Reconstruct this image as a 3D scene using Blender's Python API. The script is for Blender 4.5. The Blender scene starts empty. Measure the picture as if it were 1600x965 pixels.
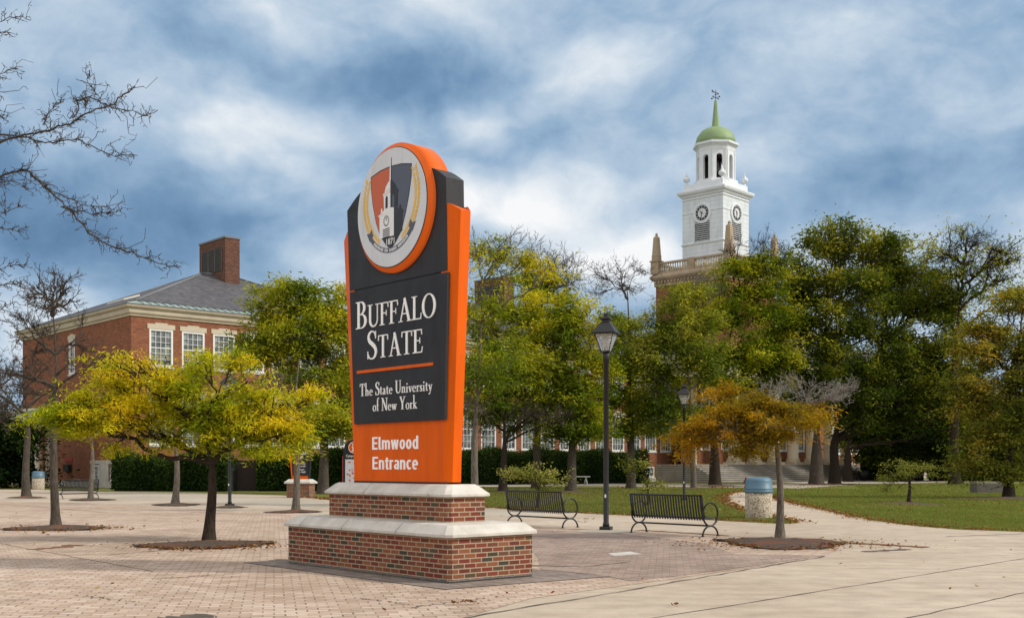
import bpy, math, random
import numpy as np
from math import sin, cos, pi, radians, sqrt, atan2

FPX = 1750.0      # focal length in pixels of the 1600 px wide photograph
EYE = 1.6
HOR = 728.0
C = bpy.context.scene.collection
rnd = random.Random(7)

def G(px, py):
    """ground point seen at a photograph pixel"""
    d = FPX*EYE/(py-HOR)
    return ((px-800.0)/FPX*d, d)

# ------------------------------------------------------------------ materials
def newmat(name):
    m = bpy.data.materials.new(name); m.use_nodes = True
    nt = m.node_tree
    b = nt.nodes['Principled BSDF']
    return m, nt, b
def N(nt, typ, **kw):
    n = nt.nodes.new(typ)
    for k, v in kw.items():
        if k in n.bl_rna.properties.keys() and not k[0].isupper():
            setattr(n, k, v)
    return n
def L(nt, a, b): nt.links.new(a, b)
def coords(nt, scale=(1,1,1), rot=(0,0,0)):
    tc = N(nt, 'ShaderNodeTexCoord'); mp = N(nt, 'ShaderNodeMapping')
    mp.inputs['Scale'].default_value = scale; mp.inputs['Rotation'].default_value = rot
    L(nt, tc.outputs['Object'], mp.inputs['Vector'])
    return mp.outputs['Vector']
def noise(nt, vec, scale, detail=4, rough=.6):
    n = N(nt, 'ShaderNodeTexNoise'); n.inputs['Scale'].default_value = scale
    n.inputs['Detail'].default_value = detail; n.inputs['Roughness'].default_value = rough
    if vec is not None: L(nt, vec, n.inputs['Vector'])
    return n.outputs['Fac']
def ramp(nt, fac, stops, interp='LINEAR'):
    r = N(nt, 'ShaderNodeValToRGB'); r.color_ramp.interpolation = interp
    e = r.color_ramp.elements
    while len(e) > 1: e.remove(e[-1])
    e[0].position = stops[0][0]; e[0].color = (*stops[0][1], 1)
    for p, c in stops[1:]:
        x = e.new(p); x.color = (*c, 1)
    L(nt, fac, r.inputs['Fac']); return r.outputs['Color']
def mixc(nt, fac, a, b, mode='MIX'):
    m = N(nt, 'ShaderNodeMix'); m.data_type = 'RGBA'; m.blend_type = mode
    for s, v in ((0, fac), (6, a), (7, b)):
        if isinstance(v, (int, float)): m.inputs[s].default_value = v
        elif isinstance(v, tuple): m.inputs[s].default_value = (*v, 1)
        else: L(nt, v, m.inputs[s])
    return m.outputs[2]
def math_(nt, op, a, b=None):
    m = N(nt, 'ShaderNodeMath'); m.operation = op
    for s, v in ((0, a), (1, b)):
        if v is None: continue
        if isinstance(v, (int, float)): m.inputs[s].default_value = v
        else: L(nt, v, m.inputs[s])
    return m.outputs[0]
def bump(nt, b, h, strength=.3, dist=.01):
    n = N(nt, 'ShaderNodeBump'); n.inputs['Strength'].default_value = strength
    n.inputs['Distance'].default_value = dist
    L(nt, h, n.inputs['Height']); L(nt, n.outputs['Normal'], b.inputs['Normal'])

def plain(name, col, rough=.6, metal=0, var=.12, scale=3, spec=.5, bmp=0):
    m, nt, b = newmat(name)
    v = coords(nt)
    f = noise(nt, v, scale, 5)
    lo = tuple(c*(1-var) for c in col); hi = tuple(min(1, c*(1+var)) for c in col)
    L(nt, ramp(nt, f, [(.3, lo), (.7, hi)]), b.inputs['Base Color'])
    b.inputs['Roughness'].default_value = rough; b.inputs['Metallic'].default_value = metal
    b.inputs['Specular IOR Level'].default_value = spec
    if bmp: bump(nt, b, noise(nt, v, scale*12, 4), bmp, .01)
    return m

def brick_mat(name, stops, mortar, bw=.203, rh=.0677, ms=.009, soft=.02, weather=.15, bmp=.4):
    m, nt, b = newmat(name)
    tc = N(nt, 'ShaderNodeTexCoord'); sp = N(nt, 'ShaderNodeSeparateXYZ'); L(nt, tc.outputs['Object'], sp.inputs[0])
    s = math_(nt, 'ADD', sp.outputs['X'], sp.outputs['Y'])
    cb = N(nt, 'ShaderNodeCombineXYZ'); L(nt, s, cb.inputs['X']); L(nt, sp.outputs['Z'], cb.inputs['Y'])
    br = N(nt, 'ShaderNodeTexBrick'); br.offset = .5; br.squash = 1
    L(nt, cb.outputs[0], br.inputs['Vector'])
    br.inputs['Color1'].default_value = (0,0,0,1); br.inputs['Color2'].default_value = (1,1,1,1)
    br.inputs['Mortar'].default_value = (0,0,0,1)
    br.inputs['Scale'].default_value = 1; br.inputs['Mortar Size'].default_value = ms
    br.inputs['Mortar Smooth'].default_value = .2; br.inputs['Bias'].default_value = 0
    br.inputs['Brick Width'].default_value = bw; br.inputs['Row Height'].default_value = rh
    col = ramp(nt, br.outputs['Color'], stops, 'CONSTANT')
    n1 = noise(nt, tc.outputs['Object'], 30, 4); n2 = noise(nt, tc.outputs['Object'], .9, 5)
    col = mixc(nt, weather*1.6, col, ramp(nt, n1, [(.3,(.3,.3,.3)),(.7,(1,1,1))]), 'MULTIPLY')
    col = mixc(nt, weather*1.4, col, ramp(nt, n2, [(.35,(.35,.33,.32)),(.65,(1,1,1))]), 'MULTIPLY')
    mcol = mixc(nt, .5, mortar, ramp(nt, n1, [(.3, tuple(c*.6 for c in mortar)), (.7, mortar)]))
    col = mixc(nt, br.outputs['Fac'], col, mcol)
    L(nt, col, b.inputs['Base Color']); b.inputs['Roughness'].default_value = .9
    b.inputs['Specular IOR Level'].default_value = .2
    h = math_(nt, 'SUBTRACT', math_(nt, 'MULTIPLY', n1, .3), br.outputs['Fac'])
    bump(nt, b, h, bmp, .01)
    return m

M = {}
M['plinth_brick'] = brick_mat('plinth_brick', [(0,(.155,.045,.028)),(.14,(.235,.075,.038)),(.28,(.20,.045,.03)),(.40,(.27,.10,.05)),(.50,(.17,.062,.038)),(.60,(.11,.075,.045)),(.66,(.065,.06,.042)),(.75,(.225,.058,.034)),(.86,(.255,.09,.045)),(.94,(.14,.07,.045))], (.40,.32,.225), ms=.009, bmp=.6)
M['hall_brick'] = brick_mat('hall_brick', [(0,(.25,.075,.035)),(.2,(.31,.098,.045)),(.45,(.26,.072,.036)),(.65,(.33,.112,.052)),(.85,(.18,.055,.03))], (.30,.20,.13), bw=.22, rh=.075, ms=.008, weather=.22, bmp=.15)
M['dark_brick'] = brick_mat('dark_brick', [(0,(.12,.045,.03)),(.4,(.16,.06,.035)),(.7,(.2,.08,.05))], (.19,.14,.11), bw=.22, rh=.075, ms=.008, weather=.3, bmp=.15)
M['limestone'] = plain('limestone', (.56,.53,.48), .85, var=.16, scale=2.5, spec=.2, bmp=.15)
M['cornice'] = plain('cornice', (.50,.44,.33), .8, var=.12, scale=.8)
M['sandstone'] = plain('sandstone', (.36,.275,.185), .9, var=.2, scale=1)
M['white_paint'] = plain('white_paint', (.67,.70,.73), .6, var=.06, scale=.8)
M['white_trim'] = plain('white_trim', (.72,.72,.70), .55, var=.06, scale=1)
M['clock_white'] = plain('clock_white', (.60,.63,.64), .6, var=.1, scale=2)
M['green_dome'] = plain('green_dome', (.205,.30,.14), .6, var=.12, scale=.7)
M['black_iron'] = plain('black_iron', (.010,.010,.011), .42, var=.2, scale=5)
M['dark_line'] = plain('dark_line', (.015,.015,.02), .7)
M['sign_dark'] = plain('sign_dark', (.022,.023,.027), .5, var=.05, scale=.8, spec=.25)
M['sign_dark_top'] = plain('sign_dark_top', (.025,.026,.029), .5, var=.05, scale=.8, spec=.25)
M['sign_orange'] = plain('sign_orange', (.72,.11,.0), .5, var=.04, scale=.7, spec=.15)
M['ring_orange'] = plain('ring_orange', (.78,.125,.006), .5, var=.04, scale=.7, spec=.2)
M['letter_white'] = plain('letter_white', (.90,.90,.89), .5, var=.03)
M['emb_bg'] = plain('emblem_ground', (.60,.63,.67), .4, var=.03)
M['emb_slate'] = plain('emblem_slate', (.075,.085,.12), .5, var=.05)
M['emb_orange'] = plain('emblem_orange', (.50,.10,.03), .5, var=.04)
M['emb_gold'] = plain('emblem_gold', (.70,.44,.08), .5, var=.06)
M['emb_black'] = plain('emblem_black', (.015,.015,.02), .5, var=.05)
M['emb_white'] = plain('emblem_white', (.72,.73,.74), .5, var=.03)
M['bin_blue'] = plain('bin_blue', (.075,.155,.22), .5, var=.08)
M['cabinet'] = plain('cabinet_brown', (.035,.018,.012), .6)
M['red_paint'] = plain('red_paint', (.15,.015,.012), .5)
M['red_sign'] = plain('red_sign', (.30,.03,.03), .5)
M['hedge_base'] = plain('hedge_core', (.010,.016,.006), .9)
M['stone_block'] = plain('stone_block', (.11,.10,.09), .9, var=.2, scale=2, bmp=.4)
M['copper'] = plain('copper_green', (.24,.32,.30), .5, var=.2, scale=1.2)
M['copper_seam'] = plain('copper_seam', (.07,.10,.10), .6)
M['foundation'] = plain('foundation_concrete', (.33,.29,.21), .95, var=.3, scale=9, bmp=.8)
M['step_stone'] = plain('step_stone', (.36,.33,.29), .9, var=.22, scale=.7)
def steps_mat():
    m, nt, b = newmat('step_shade_lines')
    tc = N(nt, 'ShaderNodeTexCoord'); sp = N(nt, 'ShaderNodeSeparateXYZ'); L(nt, tc.outputs['Object'], sp.inputs[0])
    fr = math_(nt, 'FRACT', math_(nt, 'MULTIPLY', sp.outputs['Z'], 5.0))
    f = noise(nt, tc.outputs['Object'], .8, 5)
    col = mixc(nt, 1, ramp(nt, fr, [(0,(.11,.095,.08)),(.28,(.17,.15,.13)),(.36,(.36,.33,.29)),(.95,(.44,.41,.36))]), ramp(nt, f, [(.3,(.6,.6,.58)),(.7,(1,1,1))]), 'MULTIPLY')  # dark foot of each riser: step shade painted into the colour
    L(nt, col, b.inputs['Base Color']); b.inputs['Roughness'].default_value = .9; return m
M['step_shade_lines'] = steps_mat()
M['column'] = plain('column_stone', (.62,.54,.40), .7, var=.05, scale=.5)
M['curtain'] = plain('curtain', (.50,.52,.50), .9, var=.1)
M['louvre_dark'] = plain('louvre_dark', (.012,.012,.015), .8)
M['louvre_grey'] = plain('louvre_grey', (.11,.10,.09), .7)
M['lead'] = plain('lead', (.16,.17,.18), .7)
M['wood_door'] = plain('door_dark', (.012,.012,.013), .4)

def slate():
    m, nt, b = newmat('slate_roof'); v = coords(nt)
    br = N(nt, 'ShaderNodeTexBrick'); L(nt, v, br.inputs['Vector'])
    br.inputs['Color1'].default_value = (.055,.055,.065,1); br.inputs['Color2'].default_value = (.12,.115,.125,1)
    br.inputs['Mortar'].default_value = (.03,.03,.035,1); br.inputs['Scale'].default_value = 1
    br.inputs['Brick Width'].default_value = .35; br.inputs['Row Height'].default_value = .22; br.inputs['Mortar Size'].default_value = .012
    c = mixc(nt, .5, br.outputs['Color'], ramp(nt, noise(nt, v, 1.2, 6), [(.3,(.4,.4,.42)),(.7,(1,.98,.95))]), 'MULTIPLY')
    L(nt, c, b.inputs['Base Color']); b.inputs['Roughness'].default_value = .7; return m
M['slate'] = slate()

def glass(name, col, curt=(.3,.36,.34)):
    m, nt, b = newmat(name); v = coords(nt)
    f = noise(nt, v, .9, 3)
    L(nt, ramp(nt, f, [(.42, col), (.6, curt)]), b.inputs['Base Color'])
    b.inputs['Roughness'].default_value = .12; b.inputs['Specular IOR Level'].default_value = .8
    return m
M['glass'] = glass('window_glass', (.06,.075,.08), (.26,.31,.30))
M['glass_dark'] = glass('window_glass_dark', (.012,.018,.02), (.05,.06,.055))
def lampglass():
    m, nt, b = newmat('lamp_glass')
    b.inputs['Base Color'].default_value = (.75,.73,.70,1); b.inputs['Roughness'].default_value = .25
    b.inputs['Transmission Weight'].default_value = .75; b.inputs['IOR'].default_value = 1.1
    L(nt, ramp(nt, noise(nt, coords(nt), 9, 3), [(.3,(.6,.58,.55)),(.7,(.85,.83,.8))]), b.inputs['Base Color'])
    return m
M['lamp_glass'] = lampglass()

def siding():
    m, nt, b = newmat('white_siding')
    tc = N(nt, 'ShaderNodeTexCoord'); sp = N(nt, 'ShaderNodeSeparateXYZ'); L(nt, tc.outputs['Object'], sp.inputs[0])
    fr = math_(nt, 'FRACT', math_(nt, 'MULTIPLY', sp.outputs['Z'], 1.9))
    col = ramp(nt, fr, [(0,(.38,.42,.46)),(.06,(.62,.67,.71)),(1,(.68,.72,.75))])
    st = N(nt, 'ShaderNodeMapping'); st.inputs['Scale'].default_value = (1.2,1.2,.25); L(nt, tc.outputs['Object'], st.inputs['Vector'])
    col = mixc(nt, .28, col, ramp(nt, noise(nt, st.outputs[0], 1.6, 5), [(.35,(.5,.52,.5)),(.6,(1,1,1))]), 'MULTIPLY')
    L(nt, col, b.inputs['Base Color']); b.inputs['Roughness'].default_value = .6
    return m
M['siding'] = siding()

def bark(name, a, bcol, sc=1):
    m, nt, b = newmat(name); v = coords(nt, (14*sc,14*sc,2.5*sc))
    n = noise(nt, v, 2.2, 6, .7); n2 = noise(nt, coords(nt), 2, 3)
    c = ramp(nt, n, [(.32, a), (.62, bcol)])
    c = mixc(nt, .5, c, ramp(nt, n2, [(.3,(.5,.5,.48)),(.7,(1,1,1))]), 'MULTIPLY')
    L(nt, c, b.inputs['Base Color']); b.inputs['Roughness'].default_value = .95
    b.inputs['Specular IOR Level'].default_value = .15
    bump(nt, b, n, .9, .03); return m
M['bark_dark'] = bark('bark_dark', (.018,.014,.011), (.065,.048,.035))
M['bark_grey'] = bark('bark_grey', (.06,.05,.04), (.22,.19,.155))
M['bark_mid'] = bark('bark_mid', (.035,.028,.022), (.12,.10,.08))
M['bark_pale'] = bark('bark_pale', (.18,.16,.14), (.36,.34,.31))

def grime(mn, lo=.78, sc=(5,5,.7), z=1.0):
    m = M[mn]; nt = m.node_tree; b = nt.nodes['Principled BSDF']; src = b.inputs['Base Color'].links[0].from_socket
    f = noise(nt, coords(nt, sc), z, 7, .65)
    c = mixc(nt, 1, src, ramp(nt, f, [(.34,(lo,lo,lo*.97)),(.56,(1,1,1))]), 'MULTIPLY'); L(nt, c, b.inputs['Base Color'])
    L(nt, ramp(nt, noise(nt, coords(nt), 2.5, 5), [(.3,(.38,)*3),(.7,(.62,)*3)]), b.inputs['Roughness'])
grime('sign_orange', .86); grime('sign_dark', .72); grime('sign_dark_top', .72); grime('ring_orange', .88)
grime('limestone', .86, (3,3,2), 1.2); grime('emb_bg', .9)
def leafmat():
    m, nt, b = newmat('leaves')
    at = N(nt, 'ShaderNodeAttribute'); at.attribute_name = 'Col'
    df = N(nt, 'ShaderNodeBsdfDiffuse'); tr = N(nt, 'ShaderNodeBsdfTranslucent'); mx = N(nt, 'ShaderNodeMixShader')
    mx.inputs[0].default_value = .38
    hs = N(nt, 'ShaderNodeHueSaturation'); hs.inputs['Value'].default_value = 1.25; hs.inputs['Saturation'].default_value = 1.1
    L(nt, at.outputs['Color'], df.inputs['Color']); L(nt, at.outputs['Color'], hs.inputs['Color']); L(nt, hs.outputs[0], tr.inputs['Color'])
    L(nt, df.outputs[0], mx.inputs[1]); L(nt, tr.outputs[0], mx.inputs[2])
    L(nt, mx.outputs[0], nt.nodes['Material Output'].inputs['Surface'])
    nt.nodes.remove(b)
    return m
M['leaf'] = leafmat()

def grass_mat():
    m, nt, b = newmat('lawn_grass'); v = coords(nt)
    a = noise(nt, v, .35, 5); c = noise(nt, v, 4, 5); e = noise(nt, v, 26, 3)
    col = ramp(nt, c, [(.3,(.10,.125,.025)),(.5,(.155,.18,.04)),(.7,(.22,.23,.06))])
    col = mixc(nt, ramp(nt, a, [(.42,(0,0,0)),(.62,(.75,.75,.75))]), col, ramp(nt, c, [(.3,(.10,.085,.02)),(.7,(.17,.145,.045))]))
    col = mixc(nt, .6, col, ramp(nt, e, [(.3,(.45,.45,.45)),(.65,(1.2,1.2,1.1))]), 'MULTIPLY')
    L(nt, col, b.inputs['Base Color']); b.inputs['Roughness'].default_value = 1; b.inputs['Specular IOR Level'].default_value = .1
    bump(nt, b, e, 1, .05); return m
M['lawn'] = grass_mat()

def concrete(name, c1, c2, big=.25):
    m, nt, b = newmat(name); v = coords(nt)
    a = noise(nt, v, big, 5, .55); c = noise(nt, v, 2.2, 6, .65); e = noise(nt, v, 60, 3)
    st = N(nt, 'ShaderNodeMapping'); st.inputs['Rotation'].default_value = (0,0,radians(8)); st.inputs['Scale'].default_value = (.25,2.2,1)
    L(nt, v, st.inputs['Vector']); s = noise(nt, st.outputs[0], 1.2, 5)
    col = ramp(nt, a, [(.35, c1), (.65, c2)])
    col = mixc(nt, .55, col, ramp(nt, c, [(.3,(.62,.60,.57)),(.6,(1,1,1))]), 'MULTIPLY')
    col = mixc(nt, .35, col, ramp(nt, s, [(.38,(.66,.63,.58)),(.55,(1,1,1))]), 'MULTIPLY')
    col = mixc(nt, .35, col, ramp(nt, e, [(.3,(.6,.6,.6)),(.6,(1,1,1))]), 'MULTIPLY')
    L(nt, col, b.inputs['Base Color']); b.inputs['Roughness'].default_value = .92; b.inputs['Specular IOR Level'].default_value = .25
    bump(nt, b, e, .3, .006); return m
M['concrete'] = concrete('concrete', (.45,.37,.285), (.55,.465,.37))
M['walk'] = concrete('walk_concrete', (.42,.37,.30), (.50,.45,.37))

def paver(name, stops, gap, rot, bw=.2, rh=.1, ms=.006, dirt=.5):
    m, nt, b = newmat(name); v = coords(nt, (1,1,1), (0,0,rot)); v0 = coords(nt)
    br = N(nt, 'ShaderNodeTexBrick'); L(nt, v, br.inputs['Vector'])
    br.inputs['Color1'].default_value = (0,0,0,1); br.inputs['Color2'].default_value = (1,1,1,1); br.inputs['Mortar'].default_value = (.5,.5,.5,1)
    br.inputs['Scale'].default_value = 1; br.inputs['Brick Width'].default_value = bw; br.inputs['Row Height'].default_value = rh
    br.inputs['Mortar Size'].default_value = ms; br.inputs['Mortar Smooth'].default_value = .3
    c = noise(nt, v0, 1.6, 6, .65); a = noise(nt, v0, .22, 5, .6); e = noise(nt, v0, 50, 3)
    col = ramp(nt, br.outputs['Color'], stops)
    # joints: dark and weedy in patches, sand-filled and pale elsewhere
    wd = ramp(nt, noise(nt, v0, 3.0, 5, .7), [(.40,(.25,.25,.25)),(.62,(1,1,1))])
    jf = mixc(nt, 1, br.outputs['Fac'], wd, 'MULTIPLY')
    col = mixc(nt, dirt, col, ramp(nt, c, [(.3,(.6,.57,.53)),(.6,(1,1,1))]), 'MULTIPLY')
    col = mixc(nt, dirt, col, ramp(nt, a, [(.36,(.62,.59,.55)),(.6,(1,1,1))]), 'MULTIPLY')
    col = mixc(nt, .3, col, ramp(nt, e, [(.3,(.6,.6,.6)),(.6,(1,1,1))]), 'MULTIPLY')
    sep = N(nt, 'ShaderNodeSeparateColor'); L(nt, jf, sep.inputs[0])
    col = mixc(nt, sep.outputs[0], col, gap)
    L(nt, col, b.inputs['Base Color']); b.inputs['Roughness'].default_value = .93; b.inputs['Specular IOR Level'].default_value = .2
    bump(nt, b, math_(nt, 'MULTIPLY', br.outputs['Fac'], -1), .6, .008); return m
M['paver'] = paver('plaza_paver', [(0,(.46,.345,.265)),(.5,(.55,.425,.335)),(1,(.62,.50,.41))], (.14,.10,.075), radians(-12), bw=.24, rh=.16, ms=.011, dirt=.55)
M['paver_mauve'] = paver('mauve_paver', [(0,(.30,.225,.19)),(.5,(.37,.285,.24)),(1,(.44,.345,.285))], (.13,.10,.08), radians(8), bw=.22, rh=.11, ms=.007, dirt=.5)
M['paver_grey_shaded'] = paver('grey_paver_shaded', [(0,(.22,.18,.16)),(.5,(.28,.232,.205)),(1,(.33,.275,.245))], (.10,.085,.075), radians(41.5), bw=.2, rh=.1, ms=.006, dirt=.5)
M['joint'] = plain('joint_dark', (.09,.07,.05), .95, var=.4, scale=4)
M['leafmould'] = plain('leaf_mould', (.17,.075,.03), 1, var=.5, scale=9, bmp=1)
def mulchm():
    m, nt, b = newmat('mulch'); v = coords(nt)
    a = noise(nt, v, 1.4, 4); c = noise(nt, v, 24, 5, .75)
    col = ramp(nt, c, [(.3,(.022,.015,.011)),(.5,(.075,.05,.035)),(.7,(.14,.10,.07))])
    col = mixc(nt, ramp(nt, a, [(.5,(0,0,0)),(.62,(.8,.8,.8))]), col, ramp(nt, c, [(.3,(.08,.022,.01)),(.7,(.26,.09,.035))]))
    L(nt, col, b.inputs['Base Color']); b.inputs['Roughness'].default_value = 1; bump(nt, b, c, 1, .04); return m
M['mulch'] = mulchm()
def aggregate():
    m, nt, b = newmat('pebble_aggregate'); v = coords(nt)
    vo = N(nt, 'ShaderNodeTexVoronoi'); vo.inputs['Scale'].default_value = 38; L(nt, v, vo.inputs['Vector'])
    sp = N(nt, 'ShaderNodeSeparateColor'); L(nt, vo.outputs['Color'], sp.inputs[0])
    col = ramp(nt, sp.outputs[0], [(0,(.10,.07,.045)),(.25,(.30,.24,.17)),(.6,(.48,.41,.31)),(1,(.62,.56,.46))])
    L(nt, col, b.inputs['Base Color']); b.inputs['Roughness'].default_value = .9
    bump(nt, b, vo.outputs['Distance'], .6, .01); return m
M['aggregate'] = aggregate()

# ------------------------------------------------------------------ mesh tools
class MB:
    def __init__(s): s.v = []; s.f = []; s.sm = []
    def add(s, vs, fs, smooth=False):
        o = len(s.v); s.v += [tuple(p) for p in vs]
        for f in fs: s.f.append([i+o for i in f]); s.sm.append(smooth)
        return s
    def box(s, x0, x1, y0, y1, z0, z1, bev=0):
        if bev:
            b = bev
            P = [(x0+b,y0),(x1-b,y0),(x1,y0+b),(x1,y1-b),(x1-b,y1),(x0+b,y1),(x0,y1-b),(x0,y0+b)]
            Q = [(x0+2*b if x < (x0+x1)/2 else x1-2*b, y0+2*b if y < (y0+y1)/2 else y1-2*b) for x, y in P]
            n = 8
            vs = [(x,y,z0) for x,y in P]+[(x,y,z1-b) for x,y in P]+[((x+(x0+x1)/2*0), y, z1) for x,y in [(min(max(px,x0+b),x1-b),min(max(py,y0+b),y1-b)) for px,py in P]]
            fs = [list(range(n))[::-1]]
            for k in range(2):
                for i in range(n): fs.append([k*n+i, k*n+(i+1)%n, (k+1)*n+(i+1)%n, (k+1)*n+i])
            fs.append([2*n+i for i in range(n)])
            return s.add(vs, fs)
        return s.add([(x0,y0,z0),(x1,y0,z0),(x1,y1,z0),(x0,y1,z0),(x0,y0,z1),(x1,y0,z1),(x1,y1,z1),(x0,y1,z1)],
                     [[0,3,2,1],[4,5,6,7],[0,1,5,4],[1,2,6,5],[2,3,7,6],[3,0,4,7]])
    def loft(s, rings, cap=True, smooth=False, closed=True):
        """rings: list of equal-length point lists"""
        n = len(rings[0]); vs = [p for r in rings for p in r]; fs = []
        m = n if closed else n-1
        for k in range(len(rings)-1):
            for i in range(m):
                j = (i+1) % n
                fs.append([k*n+i, k*n+j, (k+1)*n+j, (k+1)*n+i])
        o = len(s.v); s.add(vs, fs, smooth)
        if cap:
            s.f.append([o+i for i in range(n)][::-1]); s.sm.append(False)
            s.f.append([o+(len(rings)-1)*n+i for i in range(n)]); s.sm.append(False)
        return s
    def lathe(s, prof, n=24, cx=0, cy=0, smooth=True, a0=0, cap=True):
        rings = [[(cx+r*cos(a0+2*pi*i/n), cy+r*sin(a0+2*pi*i/n), z) for i in range(n)] for r, z in prof]
        return s.loft(rings, cap, smooth)
    def cyl(s, x, y, z0, z1, r, n=16, r2=None): return s.lathe([(r,z0),(r if r2 is None else r2, z1)], n, x, y)
    def tube(s, pts, r, n=8, closed=False, smooth=True):
        P = [np.array(p, float) for p in pts]; m = len(P)
        rs = r if isinstance(r, (list, tuple)) else [r]*m
        rings = []; up = None
        for i in range(m):
            if closed: t = P[(i+1)%m]-P[i-1]
            else: t = P[min(i+1,m-1)]-P[max(i-1,0)]
            t = t/(np.linalg.norm(t)+1e-9)
            if up is None: up = np.array([0,0,1.]) if abs(t[2]) < .9 else np.array([1.,0,0])
            a = np.cross(t, up); a /= np.linalg.norm(a)+1e-9; b = np.cross(a, t); up = b
            rings.append([tuple(P[i]+rs[i]*(cos(2*pi*k/n)*a+sin(2*pi*k/n)*b)) for k in range(n)])
        if closed: rings.append(rings[0])
        return s.loft(rings, not closed, smooth)
    def prism(s, poly, y0, y1):
        """poly in (x,z), extruded along y"""
        n = len(poly)
        return s.loft([[(x,y0,z) for x,z in poly], [(x,y1,z) for x,z in poly]])
    def slab(s, poly, z0, z1):
        return s.loft([[(x,y,z0) for x,y in poly], [(x,y,z1) for x,y in poly]])
    def build(s, name, mat, parent=None, loc=None, rotz=0, fixn=True, **props):
        me = bpy.data.meshes.new(name); me.from_pydata(s.v, [], s.f)
        me.polygons.foreach_set('use_smooth', s.sm)
        me.update()
        if fixn:
            import bmesh
            bm = bmesh.new(); bm.from_mesh(me); bmesh.ops.recalc_face_normals(bm, faces=bm.faces); bm.to_mesh(me); bm.free()
        return link(name, me, mat, parent, loc, rotz, **props)

def link(name, me, mat, parent=None, loc=None, rotz=0, **props):
    if mat is not None and not me.materials: me.materials.append(M[mat] if isinstance(mat, str) else mat)
    o = bpy.data.objects.new(name, me); C.objects.link(o)
    if parent is not None: o.parent = parent
    if loc: o.location = loc
    o.rotation_euler = (0,0,rotz)
    for k, v in props.items(): o[k] = v
    return o
def thing(name, label, cat, loc=(0,0,0), rotz=0, group=None):
    o = bpy.data.objects.new(name, None); C.objects.link(o); o.location = loc; o.rotation_euler = (0,0,rotz)
    o.empty_display_size = .2
    o['label'] = label; o['category'] = cat
    if group: o['group'] = group
    return o
def copy_tree(o, parent=None):
    c = o.copy(); C.objects.link(c); c.parent = parent
    for ch in list(o.children): copy_tree(ch, c)
    return c
def sheet(name, pts, z, mat, kind='structure', noisy=0, sub=0):
    """flat polygon from world xy points"""
    P = list(pts)
    if sub:
        Q = []
        for i in range(len(P)):
            a, b = P[i], P[(i+1) % len(P)]; L_ = math.dist(a, b); k = max(1, int(min(L_/sub, 60)))
            for j in range(k):
                t = j/k; w = noisy*(1 if 0 < t else .3)
                Q.append((a[0]+(b[0]-a[0])*t+rnd.uniform(-w,w), a[1]+(b[1]-a[1])*t+rnd.uniform(-w,w)))
        P = Q
    mb = MB(); mb.add([(x,y,z) for x,y in P], [list(range(len(P)))])
    o = mb.build(name, mat, None, fixn=False)
    if o.data.polygons[0].normal.z < 0: o.data.flip_normals()
    o['kind'] = kind
    return o
def gp(*pts): return [G(*p) for p in pts]

# ------------------------------------------------------------------ ground
R = 2500
sheet('lawn', [(-R,-60),(R,-60),(R,R),(-R,R)], 0, 'lawn')
front = [(-420,762),(60,764.5),(130,767.5),(300,769),(455,774),(520,781),(620,787),(770,793),(880,800),(1000,806),(1100,811.5),(1160,815),(1225,818),(1250,816.5)]
front += [(1215,808),(1175,800),(1146,791),(1131,783),(1128,776),(1140,770),(1180,765.5),(1184,769),(1228,783),(1290,797),(1360,812),(1430,821.5),(1500,827),(1600,830.5),(2300,845)]
F = gp(*front)
sheet('plaza_concrete', F + [(60,24),(60,-20),(-60,-20),(-60,62)], .004, 'concrete')
sheet('far_walk', gp((440,763),(900,758.6),(1060,760),(1190,761.3),(1250,762.6),(1330,756.5),(1500,752.6),(1800,752.8),(1800,748.2),(1480,748.6),(1330,748),(1130,750.5),(1130,752.5),(1215,752.8),(1255,753.6),(1215,755.6),(1100,756.2),(900,754.6),(440,758)), .006, 'walk')
sheet('wing_walk', gp((130,770.5),(300,772),(455,778),(520,783.5),(620,790),(770,796),(850,801),(850,808),(700,802),(450,790),(130,777)), .006, 'walk')
pav = [(700,972),(830,935),(1060,903),(1180,886),(1290,869),(1312,857),(1205,843),(1130,837),(950,827),(780,819),(450,802),(330,796),(200,788),(60,784),(-300,778)]
sheet('plaza_pavers', gp(*pav) + [(-40,20),(-14,3.5),(-4,3.5)], .008, 'paver')
sheet('mauve_pavers', gp((790,826),(960,832),(1100,849),(1150,866),(1290,868),(1180,884),(1060,900),(985,908),(930,898),(845,890),(840,870)), .012, 'paver_mauve')
# sign base and its local frame
SO = (-1.6815, 17.2665); SR = radians(-48.5)
def S2W(x, y): return (SO[0]+x*cos(SR)-y*sin(SR), SO[1]+x*sin(SR)+y*cos(SR))
sheet('grey_paver_shadow_border', [S2W(-2.75,-1.25),S2W(2.65,-1.25),S2W(2.72,-.2),S2W(2.9,1.6),S2W(-2.75,1.35)], .016, 'paver_grey_shaded')  # grey pavers, with the plinth's soft contact shadow put into their colour
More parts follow.
